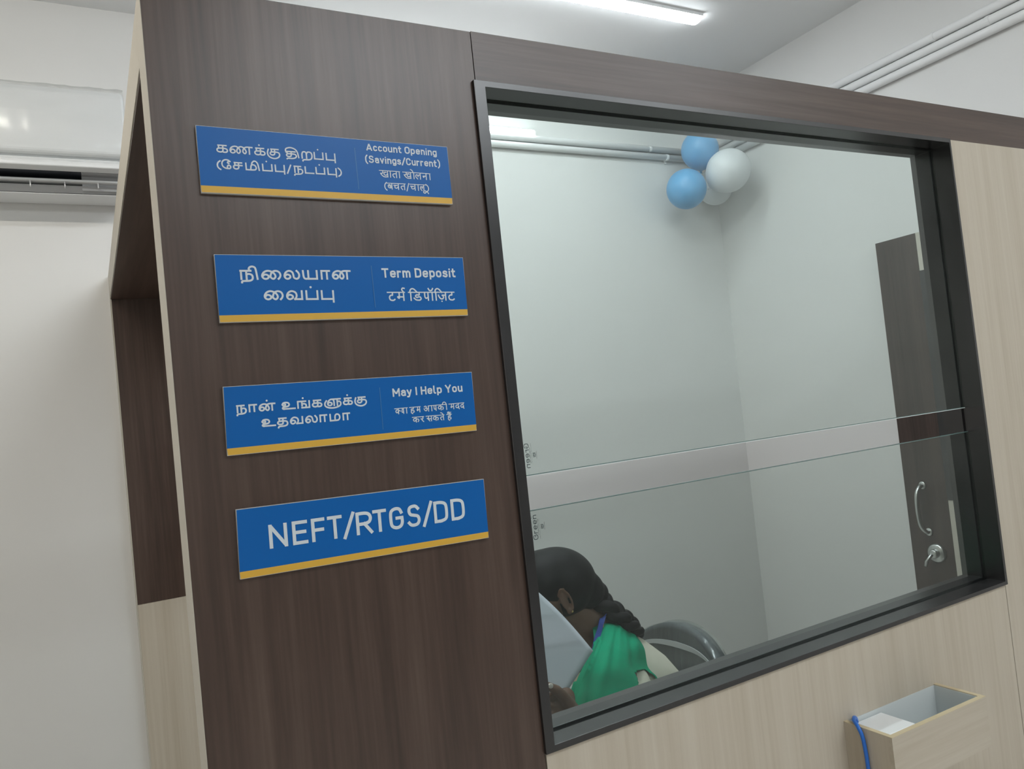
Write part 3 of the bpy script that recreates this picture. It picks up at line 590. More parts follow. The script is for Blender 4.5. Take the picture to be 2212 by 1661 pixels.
# ------------------------------------------------------------------ LED battens
def batten(name, x0, x1, y, z, lab, wall=False, lm=None):
    t = empty(name, ((x0+x1)/2, y, z)); tag(t, lab, 'light')
    if wall:
        kid(boxo('housing', x0, x1+.004, YB-.022, YB, z-.014, z+.014, M_white_pl), t)
        bm = bmesh.new(); pr = [(-.022, -.013), (-.036, -.008), (-.036, .008), (-.022, .013)]
        R = [[(x, YB+a*s, z+b*s2) for a, b in pr] for x, s, s2 in ((x0, 1, 1), (x1-.012, 1, 1), (x1, .75, .6))]
        loft(bm, [[Vector(p) for p in r] for r in R]); kid(fin('diffuser', bm, M_led_wall), t)
    else:
        kid(boxo('housing', x0, x1, y-.032, y+.032, z+.028, z+.04, M_white_pl), t)
        bm = bmesh.new(); R = []
        for x in (x0+.004, x1-.004):
            R.append([Vector((x, y+.03*math.cos(a), z+.028-.015*math.sin(a))) for a in [math.pi*k/10 for k in range(11)]])
        loft(bm, R); kid(fin('diffuser', bm, lm or M_led), t)
    return t
batten('led_batten', 0.95, 2.17, 2.20, 2.90, 'bright LED batten on the ceiling above the glazed cabin', lm=M_led_soft)
batten('led_batten', 0.45, 1.65, 1.55, 2.90, 'unseen LED batten added on the cabin ceiling nearer the window partition')  # added out of view to light the back wall more evenly
batten('led_batten', 0.51, 1.725, 0, 2.6505, 'slim LED batten on the back wall seen through the upper pane', True)
batten('led_batten', 0.55, 1.85, -0.7, 2.90, 'LED batten on the hall ceiling behind the camera')
batten('led_batten', 1.95, 2.65, -0.6, 2.90, 'unseen short LED batten added on the hall ceiling beside the right wall')  # added so the long beam picks up a sheen
batten('led_batten', 0.35, 1.85, -1.5, 2.90, 'unseen LED batten added further back on the hall ceiling')  # added to strengthen the sheen on the walnut
batten('led_batten', -1.4, -0.2, 1.3, 2.90, 'unseen LED batten added on the ceiling in front of the air conditioner', lm=M_led_warm)  # added out of view to brighten and warm the wall at left

# ------------------------------------------------------------------ air conditioner
ac = empty('air_conditioner', (-0.3, 2.68, 2.3)); tag(ac, 'white wall air conditioner still under clear film, on the left of the back wall', 'air conditioner')
x0, x1 = -0.74, 0.168
def extr(name, prof, xa, xb, mat, rnd=None, smooth=False):
    bm = bmesh.new(); loft(bm, [[Vector((x, y, z)) for y, z in prof] for x in (xa, xb)]); return kid(fin(name, bm, mat, bevel=rnd or 0), ac)
extr('casing', [(2.77, 2.585), (2.60, 2.592), (2.575, 2.586), (2.568, 2.54), (2.568, 2.372), (2.60, 2.345), (2.77, 2.345)], x0, x1, M_white_pl, .012)
extr('front_panel', [(2.566, 2.578), (2.552, 2.560), (2.547, 2.50), (2.547, 2.385), (2.5555, 2.3765), (2.567, 2.3765)], x0+.003, x1-.003, M_white_pl, .010)
extr('lower_lip', [(2.567, 2.371), (2.552, 2.366), (2.555, 2.3435), (2.60, 2.3425), (2.60, 2.36)], x0+.003, x1-.003, M_white_pl, .003)
extr('air_outlet', [(2.601, 2.3445), (2.601, 2.3405), (2.655, 2.3395), (2.655, 2.298), (2.719, 2.298), (2.719, 2.3445)], x0+.01, .04, M_dark_pl)
extr('outlet_cheek', [(2.601, 2.3445), (2.601, 2.3405), (2.630, 2.3395), (2.640, 2.300), (2.719, 2.298), (2.719, 2.3445)], .0405, x1-.006, M_grey_pl)
extr('louvre', [(2.620, 2.3266), (2.620, 2.3205), (2.650, 2.3175), (2.650, 2.323)], x0+.012, x1-.01, M_white_pl, .001)
extr('louvre', [(2.632, 2.3105), (2.655, 2.2945), (2.658, 2.296), (2.636, 2.3125)], x0+.012, x1-.01, M_grey_pl)
for i in range(9):
    xx_ = .083-.088*i
    kid(boxo('louvre_rib', xx_-.0015, xx_+.0015, 2.624, 2.640, 2.305, 2.3200, M_white_pl), ac)
extr('bottom_tray', [(2.653, 2.2925), (2.655, 2.290), (2.76, 2.2905), (2.77, 2.294), (2.77, 2.345), (2.72, 2.345), (2.72, 2.297), (2.66, 2.2945)], x0, x1, M_white_pl, .002)
# loose clear film over the front panel
bm = bmesh.new(); n = 60; rows = []
rr = random.Random(5)
for j, (y, z) in enumerate([(2.60, 2.596), (2.562, 2.588), (2.543, 2.56), (2.540, 2.50), (2.540, 2.44), (2.541, 2.39), (2.546, 2.372), (2.548, 2.356)]):
    rows.append([Vector((x0+(x1-x0)*i/n, y-.003*rr.random(), z+.0015*rr.uniform(-1, 1))) for i in range(n+1)])
loft(bm, rows, closed=False, cap=False)
fl = kid(fin('protective_film', bm, M_film, smooth=True), ac)

# ------------------------------------------------------------------ balloons
def balloon(c, r, ax, mat, lab):
    t = empty('balloon', c); tag(t, lab, 'balloon')
    ax = Vector(ax).normalized(); q = ax.to_track_quat('Z', 'Y').to_matrix()
    bm = bmesh.new(); prof = [(0, 1.06)]
    for k in range(1, 22):
        a = math.pi*k/22; rr_ = math.sin(a); z = math.cos(a)*1.06
        if z < -.35: rr_ *= 1-.10*((-z-.35)/.7)
        prof.append((rr_, z))
    prof.append((.035, -1.10))
    rings = [[Vector(c)+q @ Vector((p[0]*r*math.cos(t_), p[0]*r*math.sin(t_), p[1]*r)) for t_ in [2*math.pi*i/32 for i in range(32)]] for p in prof[1:]]
    R = loft(bm, rings, cap=True); b = kid(fin('skin', bm, mat, smooth=True), t)
    bm = bmesh.new(); k0 = Vector(c)-ax*r*1.09
    tube(bm, [k0+ax*.004, k0, k0-ax*.004, k0-ax*.009], [.003, .0055, .003, .008], 12); kid(fin('knot', bm, mat, smooth=True), t)
M_bb = new_mat('blue_latex', (0.13, 0.38, 0.66), 0.35, 0.5)
M_bw = new_mat('white_latex', (0.68, 0.71, 0.72), 0.35, 0.5)
balloon((2.488, 2.6, 2.579), .083, (-.1, -.2, 1), M_bb, 'blue balloon at the top of the cluster, over the pipes')
balloon((2.384, 2.6, 2.400), .087, (-.5, -.5, -.6), M_bb, 'blue balloon at the lower left of the cluster')
balloon((2.541, 2.5, 2.457), .094, (.5, -.6, .5), M_bw, 'large white balloon at the front right of the cluster')
balloon((2.615, 2.665, 2.440), .079, (.2, -.2, -.9), M_bw, 'white balloon half hidden behind the front one, near the corner')

# ------------------------------------------------------------------ small tray box on the partition with a blue cable
tb = empty('tray_box', (1.275, .95, .81)); tag(tb, 'open-topped oak laminate box fixed to the partition under the window', 'box')
bx0, bx1, by0, by1, bz0, bz1, tk = 1.143, 1.411, .904, .9998, .802, .8925, .009
M_lin = new_mat('white_laminate', (0.62, 0.66, 0.66), 0.4)
bm = bmesh.new(); box(bm, bx0, bx1, by0, by0+tk, bz0, bz1-.0008); kid(fin('front_board', bm, M_oak_h), tb)
bm = bmesh.new(); box(bm, bx0, bx0+tk, by0+tk, by1, bz0, bz1-.0008); kid(fin('side_board', bm, M_oak), tb)
bm = bmesh.new(); box(bm, bx1-tk, bx1, by0+tk, by1, bz0, bz1-.0008); kid(fin('side_board', bm, M_oak), tb)
bm = bmesh.new(); box(bm, bx0+tk, bx1-tk, by0+tk, by1, bz0, bz0+tk); kid(fin('bottom_board', bm, M_lin), tb)
bm = bmesh.new(); q1 = (bx0, by0, bx1, by1)
for a in ((bx0, bx1, by0, by0+tk), (bx0, bx0+tk, by0+tk, by1), (bx1-tk, bx1, by0+tk, by1)): box(bm, a[0], a[1], a[2], a[3], bz1-.0008, bz1)
kid(fin('edge_band', bm, paint('tan_edge_band', (0.60, 0.50, 0.33), .5, .02, 20)), tb)
bm = bmesh.new()
i0, i1, j0 = bx0+tk, bx1-tk, by0+tk
box(bm, i0, i1, j0, j0+.001, bz0+tk, bz1-.002); box(bm, i0, i1, by1-.001, by1, bz0+tk, bz1-.002)
box(bm, i0, i0+.001, j0+.001, by1-.001, bz0+tk, bz1-.002); box(bm, i1-.001, i1, j0+.001, by1-.001, bz0+tk, bz1-.002)
kid(fin('lining', bm, M_lin), tb)
dv = empty('junction_box', (1.185, .96, .83)); tag(dv, 'white plastic junction box sitting in the left end of the oak tray', 'junction box')
kid(boxo('housing', i0+.002, i0+.088, j0+.004, by1-.003, bz0+tk, bz1-.016, M_white_pl, bevel=.002), dv)
kid(boxo('lid', i0+.003, i0+.087, j0+.014, by1-.003, bz1-.0158, bz1-.009, M_white_pl, bevel=.002), dv)
bm = bmesh.new()
tube(bm, spline([(1.175, .998, .878), (1.168, .994, .892), (1.158, .989, .8975), (1.147, .980, .8975), (1.139, .966, .892), (1.1385, .958, .870), (1.1385, .955, .80), (1.135, .955, .6), (1.15, .95, .2), (1.10, .93, .02), (1.0, .9, .0045)], 10), .0034, 10)
cb = fin('cable', bm, new_mat('blue_cable', (0.02, 0.16, 0.62), .35), smooth=True)
tag(cb, 'blue network cable hanging over the left side of the oak tray', 'cable')
# ------------------------------------------------------------------ person
pe = empty('person', (1.20, 1.70, 0.0))
tag(pe, 'seated person in green dupatta and cream kurta, long braid, head bent over paper', 'person')
M_skin = paint('brown_skin', (0.13, 0.074, 0.052), 0.5, 0.012, 30)
M_hair = wood('black_hair', (0.0025, 0.0025, 0.003), (0.006, 0.005, 0.006), (0.014, 0.0125, 0.013), (20, 160, 160), 0.55, 0.18, 4, .4, .3)
M_green = new_mat('green_chiffon', (0.001, 0.30, 0.16), 0.75, 0.15)
M_cream = paint('cream_cotton', (0.56, 0.53, 0.44), 0.8, 0.02, 40)
M_blue_s = new_mat('lanyard_blue', (0.02, 0.05, 0.26), 0.5)
M_gold = new_mat('thin_gold', (0.7, 0.48, 0.2), 0.3, .5, 1.0)
def capsule(bm, a, b, ra, rb, n=6, seg=14):
    a, b = Vector(a), Vector(b); d = (b-a); L_ = d.length; d.normalize()
    P = []; R = []
    for k in range(n): t = math.pi/2*(1-k/n); P.append(a-d*ra*math.sin(t)); R.append(max(ra*math.cos(t), ra*.08))
    for k in range(n+1): t = math.pi/2*(k/n); P.append(b+d*rb*math.sin(t)); R.append(max(rb*math.cos(t), rb*.08))
    tube(bm, P, R, seg)
def limb(bm, pts, rad):
    for i in range(len(pts)-1): capsule(bm, pts[i], pts[i+1], rad[i], rad[i+1])
bm = bmesh.new()
HC = Vector((.884, 1.600, 1.086))                       # skull centre
hx = Vector((-.86, -.10, -.42)).normalized()            # face direction
hy = Vector((-.10, 1, 0)); hy = (hy-hx*hy.dot(hx)).normalized(); hz = hx.cross(hy); hz = hz if hz.z > 0 else -hz
HR = Matrix((hx, hy, hz)).transposed()
W = lambda a, b, c: HC + hx*a + hy*b + hz*c
ellipsoid(bm, HC, (.094, .072, .084), HR)
ellipsoid(bm, W(.030, 0, -.055), (.058, .052, .066), HR)                      # jaw and cheeks
capsule(bm, W(.070, 0, -.105), W(.050, 0, -.10), .018, .022)                   # chin
for s in (-1, 1):
    ellipsoid(bm, W(.045, s*.042, -.052), (.030, .022, .030), HR)              # cheek
    ellipsoid(bm, W(.080, s*.030, .012), (.012, .022, .008), HR)               # brow
    ellipsoid(bm, W(.078, s*.030, -.006), (.011, .013, .010), HR)              # eyeball under lid
    ellipsoid(bm, W(.091, s*.010, -.040), (.008, .007, .006), HR)              # nostril wings
capsule(bm, W(.088, 0, -.004), W(.104, 0, -.036), .006, .009)                  # nose
ellipsoid(bm, W(.086, 0, -.066), (.010, .022, .006), HR); ellipsoid(bm, W(.083, 0, -.077), (.010, .018, .006), HR)   # lips
limb(bm, [W(-.025, 0, -.055), (1.005, 1.610, .985), (1.065, 1.635, .925)], [.050, .052, .066])     # neck
limb(bm, [(1.08, 1.65, .90), (1.13, 1.66, .78), (1.17, 1.68, .66), (1.20, 1.70, .56)], [.085, .098, .092, .115])
limb(bm, [(1.07, 1.62, .895), (1.025, 1.515, .875)], [.058, .040]); limb(bm, [(1.08, 1.70, .90), (1.06, 1.82, .875)], [.058, .040])
LA = [(1.020, 1.500, .872), (.975, 1.425, .69), (.823, 1.398, .858)]
limb(bm, LA, [.038, .034, .024])
RA = [(1.06, 1.835, .885), (.99, 1.86, .69), (.80, 1.70, .80)]
limb(bm, RA, [.044, .034, .024])
for s in (-1, 1):
    limb(bm, [(1.20, 1.70+s*.09, .55), (.80, 1.70+s*.10, .53), (.80, 1.70+s*.10, .10)], [.085, .06, .038])
    limb(bm, [(.81, 1.70+s*.10, .06), (.66, 1.70+s*.115, .045)], [.038, .030])
# left hand pinching the sheet: palm, thumb in front, four bent fingers behind and below
limb(bm, [(.823, 1.398, .858), (.812, 1.394, .885)], [.024, .024])
ellipsoid(bm, (.800, 1.396, .905), (.026, .016, .034), Matrix.Rotation(math.radians(35), 3, 'Y'))
limb(bm, [(.806, 1.384, .906), (.788, 1.376, .932), (.773, 1.372, .947), (.757, 1.372, .959)], [.0150, .0115, .0105, .0080])
for i, (dx, dz, ln) in enumerate(((0, 0, 1), (.004, -.017, 1.08), (.007, -.034, 1.02), (.010, -.049, .84))):
    b0 = Vector((.790+dx, 1.392, .925+dz)); k1 = b0+Vector((-.030*ln, -.006, .008)); k2 = k1+Vector((-.020*ln, .010, .000)); k3 = k2+Vector((-.003, .020*ln, .002))
    limb(bm, [b0, k1, k2, k3], [.0098, .0088, .0080, .0068])
# right hand resting under the sheet
limb(bm, [(.80, 1.70, .80), (.765, 1.675, .81)], [.024, .026])
for i in range(4):
    limb(bm, [(.76, 1.665+.016*i, .815), (.725, 1.655+.018*i, .825), (.705, 1.65+.018*i, .812)], [.0095, .0085, .0070])
limb(bm, [(.775, 1.66, .82), (.755, 1.635, .838), (.738, 1.625, .85)], [.0115, .0100, .0080])
# ears
for s, yy_ in ((-1, -.0765), (1, .0765)):
    c0 = W(-.006, yy_, -.018)
    ring = [c0 + hz*.030*math.sin(t)*(1.0) + hx*.0105*math.cos(t)*(-1) + hy*s*(.006+.004*math.cos(t)) for t in [math.pi*2*k/12 for k in range(13)]]
    for i in range(12):
        capsule(bm, ring[i], ring[i+1], .0034, .0034, 3, 8)
    ellipsoid(bm, c0+hy*s*.001, (.009, .003, .024), HR)
    ellipsoid(bm, c0-hz*.028+hx*.004+hy*s*.003, (.007, .005, .008), HR)
body = fin('body', bm, M_skin, smooth=True); kid(body, pe)
rm = body.modifiers.new('one_surface', 'REMESH'); rm.mode = 'VOXEL'; rm.voxel_size = 0.0032; rm.use_smooth_shade = True
sm = body.modifiers.new('soften', 'SMOOTH'); sm.factor = .5; sm.iterations = 3
# nails and eyes as children
bm = bmesh.new(); ellipsoid(bm, (.7585, 1.3645, .9605), (.0062, .0022, .0052), Matrix.Rotation(math.radians(30), 3, 'Y'))
nl = kid(fin('thumb_nail', bm, new_mat('pale_nail', (0.55, 0.50, 0.46), .3), smooth=True), pe)
# hair: one smooth mass from the crown to the gathered nape
bm = bmesh.new()
ellipsoid(bm, (.933, 1.600, 1.096), (.099, .0815, .0820), Matrix.Rotation(math.radians(8), 3, 'Y'), 48, 32)
ellipsoid(bm, (.890, 1.600, 1.105), (.095, .0790, .0700), Matrix.Rotation(math.radians(-18), 3, 'Y'), 48, 32)
limb(bm, [(.955, 1.590, 1.088), (1.000, 1.586, 1.067), (1.032, 1.588, 1.053)], [.060, .047, .031])
limb(bm, [(.945, 1.580, 1.074), (1.0, 1.582, 1.057), (1.034, 1.586, 1.046)], [.042, .033, .027])
limb(bm, [(.945, 1.620, 1.072), (1.0, 1.612, 1.055), (1.034, 1.600, 1.046)], [.042, .033, .027])
hn = kid(fin('hair', bm, M_hair, smooth=True), pe)
rm = hn.modifiers.new('one_surface', 'REMESH'); rm.mode = 'VOXEL'; rm.voxel_size = .0045; rm.use_smooth_shade = True
hs = hn.modifiers.new('soften', 'SMOOTH'); hs.iterations = 10
# braid: three strands wound round a falling line
path = spline([(1.030, 1.585, 1.046), (1.050, 1.566, 1.020), (1.080, 1.560, .992), (1.109, 1.568, .967), (1.138, 1.590, .944), (1.165, 1.630, .922), (1.200, 1.705, .882), (1.250, 1.775, .82), (1.290, 1.80, .74)], 14)
fr = frames(path); bm = bmesh.new(); N = len(path)
for s in range(3):
    pts = []; rd = []
    for i, (p, (t, nn, bb)) in enumerate(zip(path, fr)):
        f = i/(N-1); am = .0135*(1-.55*f); ph = i*.155+s*2*math.pi/3
        pts.append(p+nn*math.sin(ph)*am*1.25+bb*math.sin(2*ph)*am*.75); rd.append(.0150*(1-.55*f)*(1+.10*math.sin(2*ph)))
    tube(bm, pts, rd, 10)
kid(fin('braid', bm, M_hair, smooth=True), pe)
# ear stud, lanyard, chain
bm = bmesh.new(); e0 = W(-.006, -.0765, -.018)-hz*.031-hy*.006; ellipsoid(bm, e0, (.003, .003, .003)); kid(fin('ear_stud', bm, M_gold, smooth=True), pe)
def strap(name, P_, wd, th, mat, side):
    P_ = spline(P_, 8); fr_ = frames(P_); bm = bmesh.new(); rings = []
    for p, (t, _, _) in zip(P_, fr_):
        sd = Vector(side); sd = (sd-t*sd.dot(t)).normalized(); o_ = t.cross(sd)
        rings.append([p+sd*wd+o_*th, p-sd*wd+o_*th, p-sd*wd-o_*th, p+sd*wd-o_*th])
    loft(bm, rings); return kid(fin(name, bm, mat), pe)
strap('lanyard', [(1.115, 1.635, .972), (1.070, 1.590, .988), (1.036, 1.562, 1.003), (1.012, 1.543, 1.003), (.985, 1.520, .986), (.950, 1.495, .963), (.930, 1.50, .92), (.945, 1.54, .80)], .0062, .0009, M_blue_s, (1, .5, .2))
bm = bmesh.new(); tube(bm, spline([(1.060, 1.580, .995), (1.030, 1.556, 1.002), (1.016, 1.545, .995), (1.000, 1.530, .978), (.975, 1.520, .965)], 8), .0012, 8)
kid(fin('neck_chain', bm, M_gold, smooth=True), pe)
# kurta
def ell(cx, cy, z, rx, ry, tilt=0, n=36):
    return [Vector((cx+rx*math.cos(a)*(1+.018*math.sin(7*a+z*40)), cy+ry*math.sin(a), z+tilt*math.cos(a)*rx)) for a in [2*math.pi*k/n for k in range(n)]]
bm = bmesh.new()
loft(bm, [ell(1.110, 1.645, .955, .055, .055, -.8), ell(1.118, 1.652, .930, .090, .088, -.6), ell(1.122, 1.66, .900, .112, .130, -.42), ell(1.130, 1.66, .86, .130, .160, -.32),
          ell(1.148, 1.66, .80, .138, .166, -.2), ell(1.17, 1.67, .70, .138, .160), ell(1.19, 1.69, .60, .140, .175), ell(1.20, 1.70, .50, .165, .20), ell(1.19, 1.70, .475, .17, .205)])
kt = kid(fin('kurta', bm, M_cream, smooth=True), pe)
def sleeve(P_, r_):
    bm = bmesh.new(); pp = spline(P_, 8); n = len(pp)
    rad = [r_[0]+(r_[1]-r_[0])*i/(n-1)+.0015*math.sin(i*1.7) for i in range(n)]
    tube(bm, pp, rad, 24); return kid(fin('sleeve', bm, M_cream, smooth=True), pe)
sleeve([(1.060, 1.545, .865), (1.025, 1.480, .82), (.975, 1.432, .70), (.905, 1.412, .755), (.830, 1.402, .862)], (.054, .031))
sleeve([(1.085, 1.79, .885), (1.055, 1.845, .84), (.985, 1.865, .70), (.90, 1.79, .75), (.82, 1.715, .79)], (.060, .033))
bm = bmesh.new()
for s in (-1, 1): limb(bm, [(1.18, 1.70+s*.095, .555), (.80, 1.70+s*.105, .535), (.80, 1.70+s*.105, .12)], [.098, .075, .052])
kid(fin('trousers', bm, M_cream, smooth=True), pe)
# dupatta
rows = [
 [(1.0, 1.572, 0.985), (1.022, 1.578, 0.986), (1.056, 1.59, 0.98), (1.092, 1.61, 0.97), (1.13, 1.64, 0.954), (1.143, 1.655, 0.943)],
 [(0.985, 1.545, 0.984), (1.01, 1.54, 0.988), (1.045, 1.545, 0.982), (1.078, 1.558, 0.969), (1.133, 1.6, 0.942), (1.145, 1.63, 0.93)],
 [(0.955, 1.5, 0.974), (0.977, 1.5, 0.977), (1.01, 1.5, 0.974), (1.053, 1.52, 0.964), (1.117, 1.57, 0.937), (1.153, 1.6, 0.915)],
 [(0.923, 1.47, 0.963), (0.925, 1.44, 0.974), (0.959, 1.44, 0.966), (1.013, 1.46, 0.952), (1.086, 1.515, 0.928), (1.17, 1.59, 0.884)],
 [(0.89, 1.46, 0.939), (0.894, 1.42, 0.952), (0.925, 1.405, 0.945), (0.988, 1.425, 0.927), (1.076, 1.495, 0.888), (1.18, 1.575, 0.855)],
 [(0.868, 1.46, 0.91), (0.876, 1.415, 0.92), (0.906, 1.395, 0.912), (0.996, 1.413, 0.884), (1.096, 1.485, 0.857), (1.2, 1.575, 0.816)],
 [(0.858, 1.465, 0.87), (0.862, 1.412, 0.875), (0.895, 1.385, 0.865), (0.965, 1.395, 0.845), (1.098, 1.49, 0.814), (1.221, 1.58, 0.763)],
 [(0.862, 1.465, 0.78), (0.866, 1.4, 0.78), (0.9, 1.375, 0.77), (0.96, 1.38, 0.75), (1.098, 1.48, 0.735), (1.248, 1.58, 0.681)],
 [(0.872, 1.465, 0.64), (0.876, 1.4, 0.64), (0.9, 1.375, 0.63), (0.945, 1.38, 0.62), (1.085, 1.48, 0.612), (1.256, 1.57, 0.597)]]
def dup_pt(u, v):
    """bicubic through the rows: u along the row 0..5, v down 0..8"""
    def cr(P, t):
        i = min(int(t), len(P)-2); f = t-i; p0 = P[max(i-1, 0)]; p1 = P[i]; p2 = P[i+1]; p3 = P[min(i+2, len(P)-1)]
        return 0.5*((2*p1)+(p2-p0)*f+(2*p0-5*p1+4*p2-p3)*f*f+(3*p1-p0-3*p2+p3)*f**3)
    return cr([cr([Vector(p) for p in r], u) for r in rows], v)
bm = bmesh.new(); NU, NV = 90, 96; G = []
for j in range(NV+1):
    r = []
    for i in range(NU+1):
        u, v = 5*i/NU, 8*j/NV
        p = dup_pt(u, v); du = (dup_pt(min(u+.05, 5), v)-dup_pt(max(u-.05, 0), v)); dv_ = (dup_pt(u, min(v+.05, 8))-dup_pt(u, max(v-.05, 0)))
        n = du.cross(dv_); n = n.normalized() if n.length > 1e-9 else Vector((0, -1, 0))
        if n.y > 0: n = -n
        am = .0019*min(1, v/1.5)
        wv = math.sin(u*5.2+.5*math.sin(v*1.3))*.7+math.sin(u*9.7+v*.6+1)*.45+.5*math.sin(u*2.3-v*.8)
        p = p + n*(am*wv+.002*max(0, math.sin(u*3+2.2))*v*.4)
        r.append(bm.verts.new(p))
    G.append(r)
for j in range(NV):
    for i in range(NU):
        u, v = 5*(i+.5)/NU, 8*(j+.5)/NV
        if v > 4.15+.5*abs(u-3.75)**1.5 and 2.95+max(0, (5.4-v))*.35 < u < 4.05+.06*(v-4): continue      # opening where the sleeve shows
        bm.faces.new([G[j][i], G[j][i+1], G[j+1][i+1], G[j+1][i]])
bmesh.ops.delete(bm, geom=[v for v in bm.verts if not v.link_faces], context='VERTS')
dp = kid(fin('dupatta', bm, M_green, smooth=True), pe); so = dp.modifiers.new('cloth', 'SOLIDIFY'); so.thickness = .0012

# ------------------------------------------------------------------ sheet of paper in the hand
bm = bmesh.new(); A, B, D, E_ = [Vector(p) for p in ((.903, 1.425, .982), (.687, 1.420, 1.227), (.737, 1.392, .863), (.542, 1.392, 1.101))]
nn = 20; G = []
for j in range(nn+1):
    r = []
    for i in range(nn+1):
        s, t = i/nn, j/nn
        p = A*(1-s)*(1-t)+B*s*(1-t)+D*(1-s)*t+E_*s*t
        bow = math.sin(math.pi*min(1, s*1.1))*.010*(1-t)
        p = p+Vector((.6, -.6, .6))*bow+Vector((0, -.006*math.sin(math.pi*s)*math.sin(math.pi*t), 0))
        r.append(bm.verts.new(p))
    G.append(r)
for j in range(nn):
    for i in range(nn): bm.faces.new([G[j][i], G[j][i+1], G[j+1][i+1], G[j+1][i]])
pa = fin('paper_sheet', bm, new_mat('white_paper', (0.62, 0.64, 0.71), 0.7, .3), smooth=True)
pa.modifiers.new('paper', 'SOLIDIFY').thickness = .0003
tag(pa, 'white sheet of paper held up in front of the seated person', 'paper')

# ------------------------------------------------------------------ office chair behind the person
ch = empty('office_chair', (1.22, 1.75, 0)); tag(ch, 'dark office chair still wrapped in clear plastic behind the seated person', 'chair')
M_mesh = wood('dark_mesh_fabric', (0.028, 0.032, 0.038), (0.05, 0.058, 0.068), (0.10, 0.112, 0.125), (30, 60, 3), .6, .4, 3, .5, .1)
def back_pt(a, b, off=0):       # a across (-1..1, -1 nearest), b up 0..1
    yv = 1.772+a*.195; zt = .862-.060*abs(a)**3.0-(.022 if a < 0 else .03)*abs(a)**1.5
    z = .50+(zt-.50)*b
    return Vector((1.415+.03*a*a*-1+.05*(b-.3)**2*.5+off, yv, z))
def shell(name, th, mat, grow=0):
    bm = bmesh.new(); n = 24; fr_ = []; bk = []
    for j in range(n+1):
        fr_.append([bm.verts.new(back_pt((-1+2*i/n)*(1+grow), j/n*(1+grow*.12), -th)) for i in range(n+1)])
        bk.append([bm.verts.new(back_pt((-1+2*i/n)*(1+grow), j/n*(1+grow*.12), th)) for i in range(n+1)])
    for j in range(n):
        for i in range(n):
            bm.faces.new([fr_[j][i], fr_[j][i+1], fr_[j+1][i+1], fr_[j+1][i]]); bm.faces.new([bk[j][i], bk[j+1][i], bk[j+1][i+1], bk[j][i+1]])
    for i in range(n):
        bm.faces.new([fr_[n][i], fr_[n][i+1], bk[n][i+1], bk[n][i]]); bm.faces.new([fr_[0][i], bk[0][i], bk[0][i+1], fr_[0][i+1]])
        bm.faces.new([fr_[i][0], fr_[i+1][0], bk[i+1][0], bk[i][0]]); bm.faces.new([fr_[i][n], bk[i][n], bk[i+1][n], fr_[i+1][n]])
    return kid(fin(name, bm, mat, smooth=True), ch)
shell('backrest', .018, M_mesh)
fm = shell('plastic_wrap', .024, M_film, .04)
bm = bmesh.new(); rr = random.Random(2)
M_tape = new_mat('milky_tape', (0.55, 0.58, 0.60), .3); 
rings = []
for i in range(25):
    a = 1.02-2.04*i/24; b_ = .93-.09*math.sin((1-a)/2*math.pi)*1+.03*(1-a)/2
    p = back_pt(a, b_, -.027); w_ = .006*(1.3-.8*abs(a))+.001*rr.random()
    rings.append([p+Vector((0, 0, w_)), p+Vector((.002, 0, w_)), p+Vector((.002, 0, -w_)), p+Vector((0, 0, -w_))])
loft(bm, rings); kid(fin('packing_tape', bm, M_tape), ch)
bm = bmesh.new()                                                       # gathered tuft of wrap at the near corner
for k in range(9):
    d = Vector((rr.uniform(-.03, .02), -.03-.03*rr.random(), rr.uniform(-.015, .03))); p0 = back_pt(-.85, .93, -.03)
    q = [p0+Vector((0, 0, rr.uniform(-.004, .004))), p0+d*.6+Vector((0, 0, .004)), p0+d+Vector((0, 0, rr.uniform(-.008, .008)))]
    s2 = Vector((.006, .004, .007))
    f_ = [bm.verts.new(v) for v in (q[0], q[1]-s2*.5, q[2], q[1]+s2*.8)]; bm.faces.new(f_)
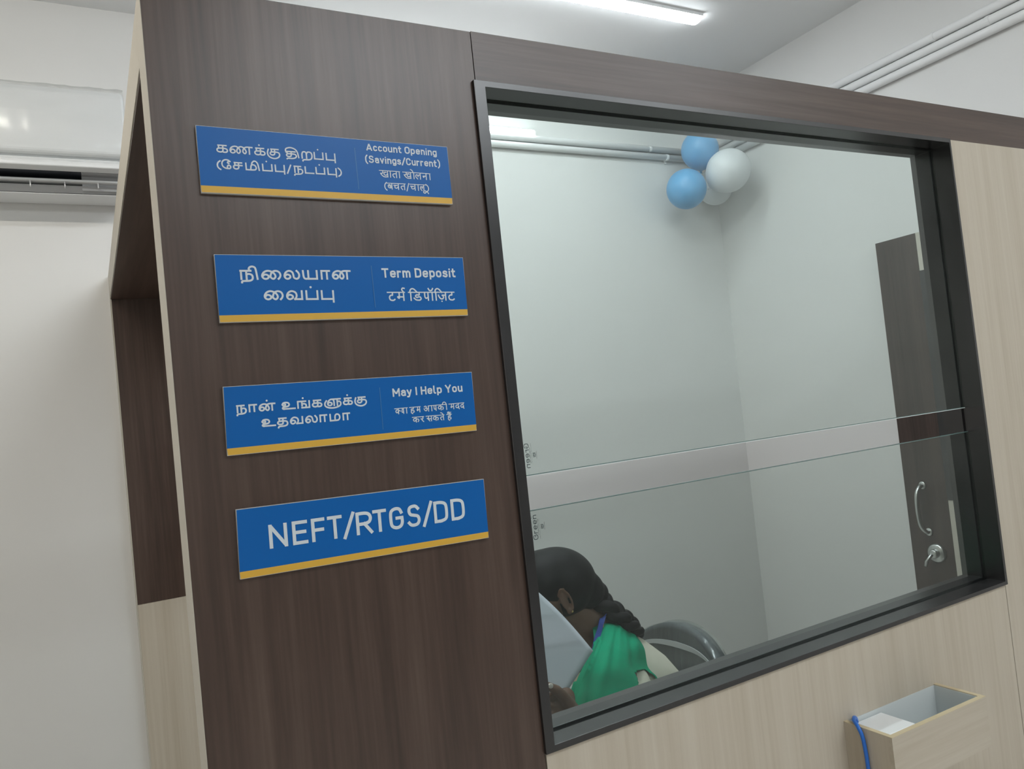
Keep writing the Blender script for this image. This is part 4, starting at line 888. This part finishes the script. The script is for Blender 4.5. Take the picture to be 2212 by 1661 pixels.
tf = kid(fin('wrap_tuft', bm, M_film), ch)
bm = bmesh.new(); c0 = Vector((1.20, 1.77, .43))
loft(bm, [[c0+Vector((.235*math.copysign(abs(math.cos(t))**.6, math.cos(t))*s, .235*math.copysign(abs(math.sin(t))**.6, math.sin(t))*s, dz)) for t in [2*math.pi*k/32 for k in range(32)]] for s, dz in ((.85, -.03), (1, -.02), (1, .015), (.9, .03))])
kid(fin('seat', bm, M_mesh, smooth=True), ch)
for s in (-1, 1):
    bm = bmesh.new(); y_ = 1.77+s*.262
    tube(bm, spline([(1.25, y_, .42), (1.31, y_, .50), (1.31, y_, .60), (1.27, y_, .635)], 6), .013, 10)
    tube(bm, [(1.36, y_, .64), (1.34, y_, .645), (1.10, y_, .645), (1.08, y_, .64)], [.012, .02, .02, .012], 12)
    kid(fin('armrest', bm, M_dark_pl, smooth=True), ch)
bm = bmesh.new(); tube(bm, [(1.20, 1.77, .40), (1.20, 1.77, .25), (1.20, 1.77, .25), (1.20, 1.77, .085)], [.018, .018, .028, .028], 16)
tube(bm, spline([(1.22, 1.77, .40), (1.38, 1.77, .40), (1.44, 1.77, .46), (1.43, 1.77, .60)], 6), .016, 10)
kid(fin('column', bm, M_dark_pl, smooth=True), ch)
for k in range(5):
    a = 2*math.pi*k/5+.3; dx, dy = math.cos(a), math.sin(a); bm = bmesh.new()
    tube(bm, [(1.20, 1.77, .10), (1.20+dx*.15, 1.77+dy*.15, .085), (1.20+dx*.27, 1.77+dy*.27, .065)], [.022, .018, .012], 10)
    lg = kid(fin('base_arm', bm, M_dark_pl, smooth=True), ch)
    bm = bmesh.new(); c_ = Vector((1.20+dx*.27, 1.77+dy*.27, .026)); tube(bm, [c_-Vector((-dy, dx, 0))*.02, c_+Vector((-dy, dx, 0))*.02], .026, 20)
    cs = fin('castor', bm, M_dark_pl, smooth=True); cs.parent = lg; cs.matrix_parent_inverse = Matrix.Translation(-Vector(ch.location))@Matrix.Identity(4)
    cs.matrix_parent_inverse = Matrix.Identity(4)
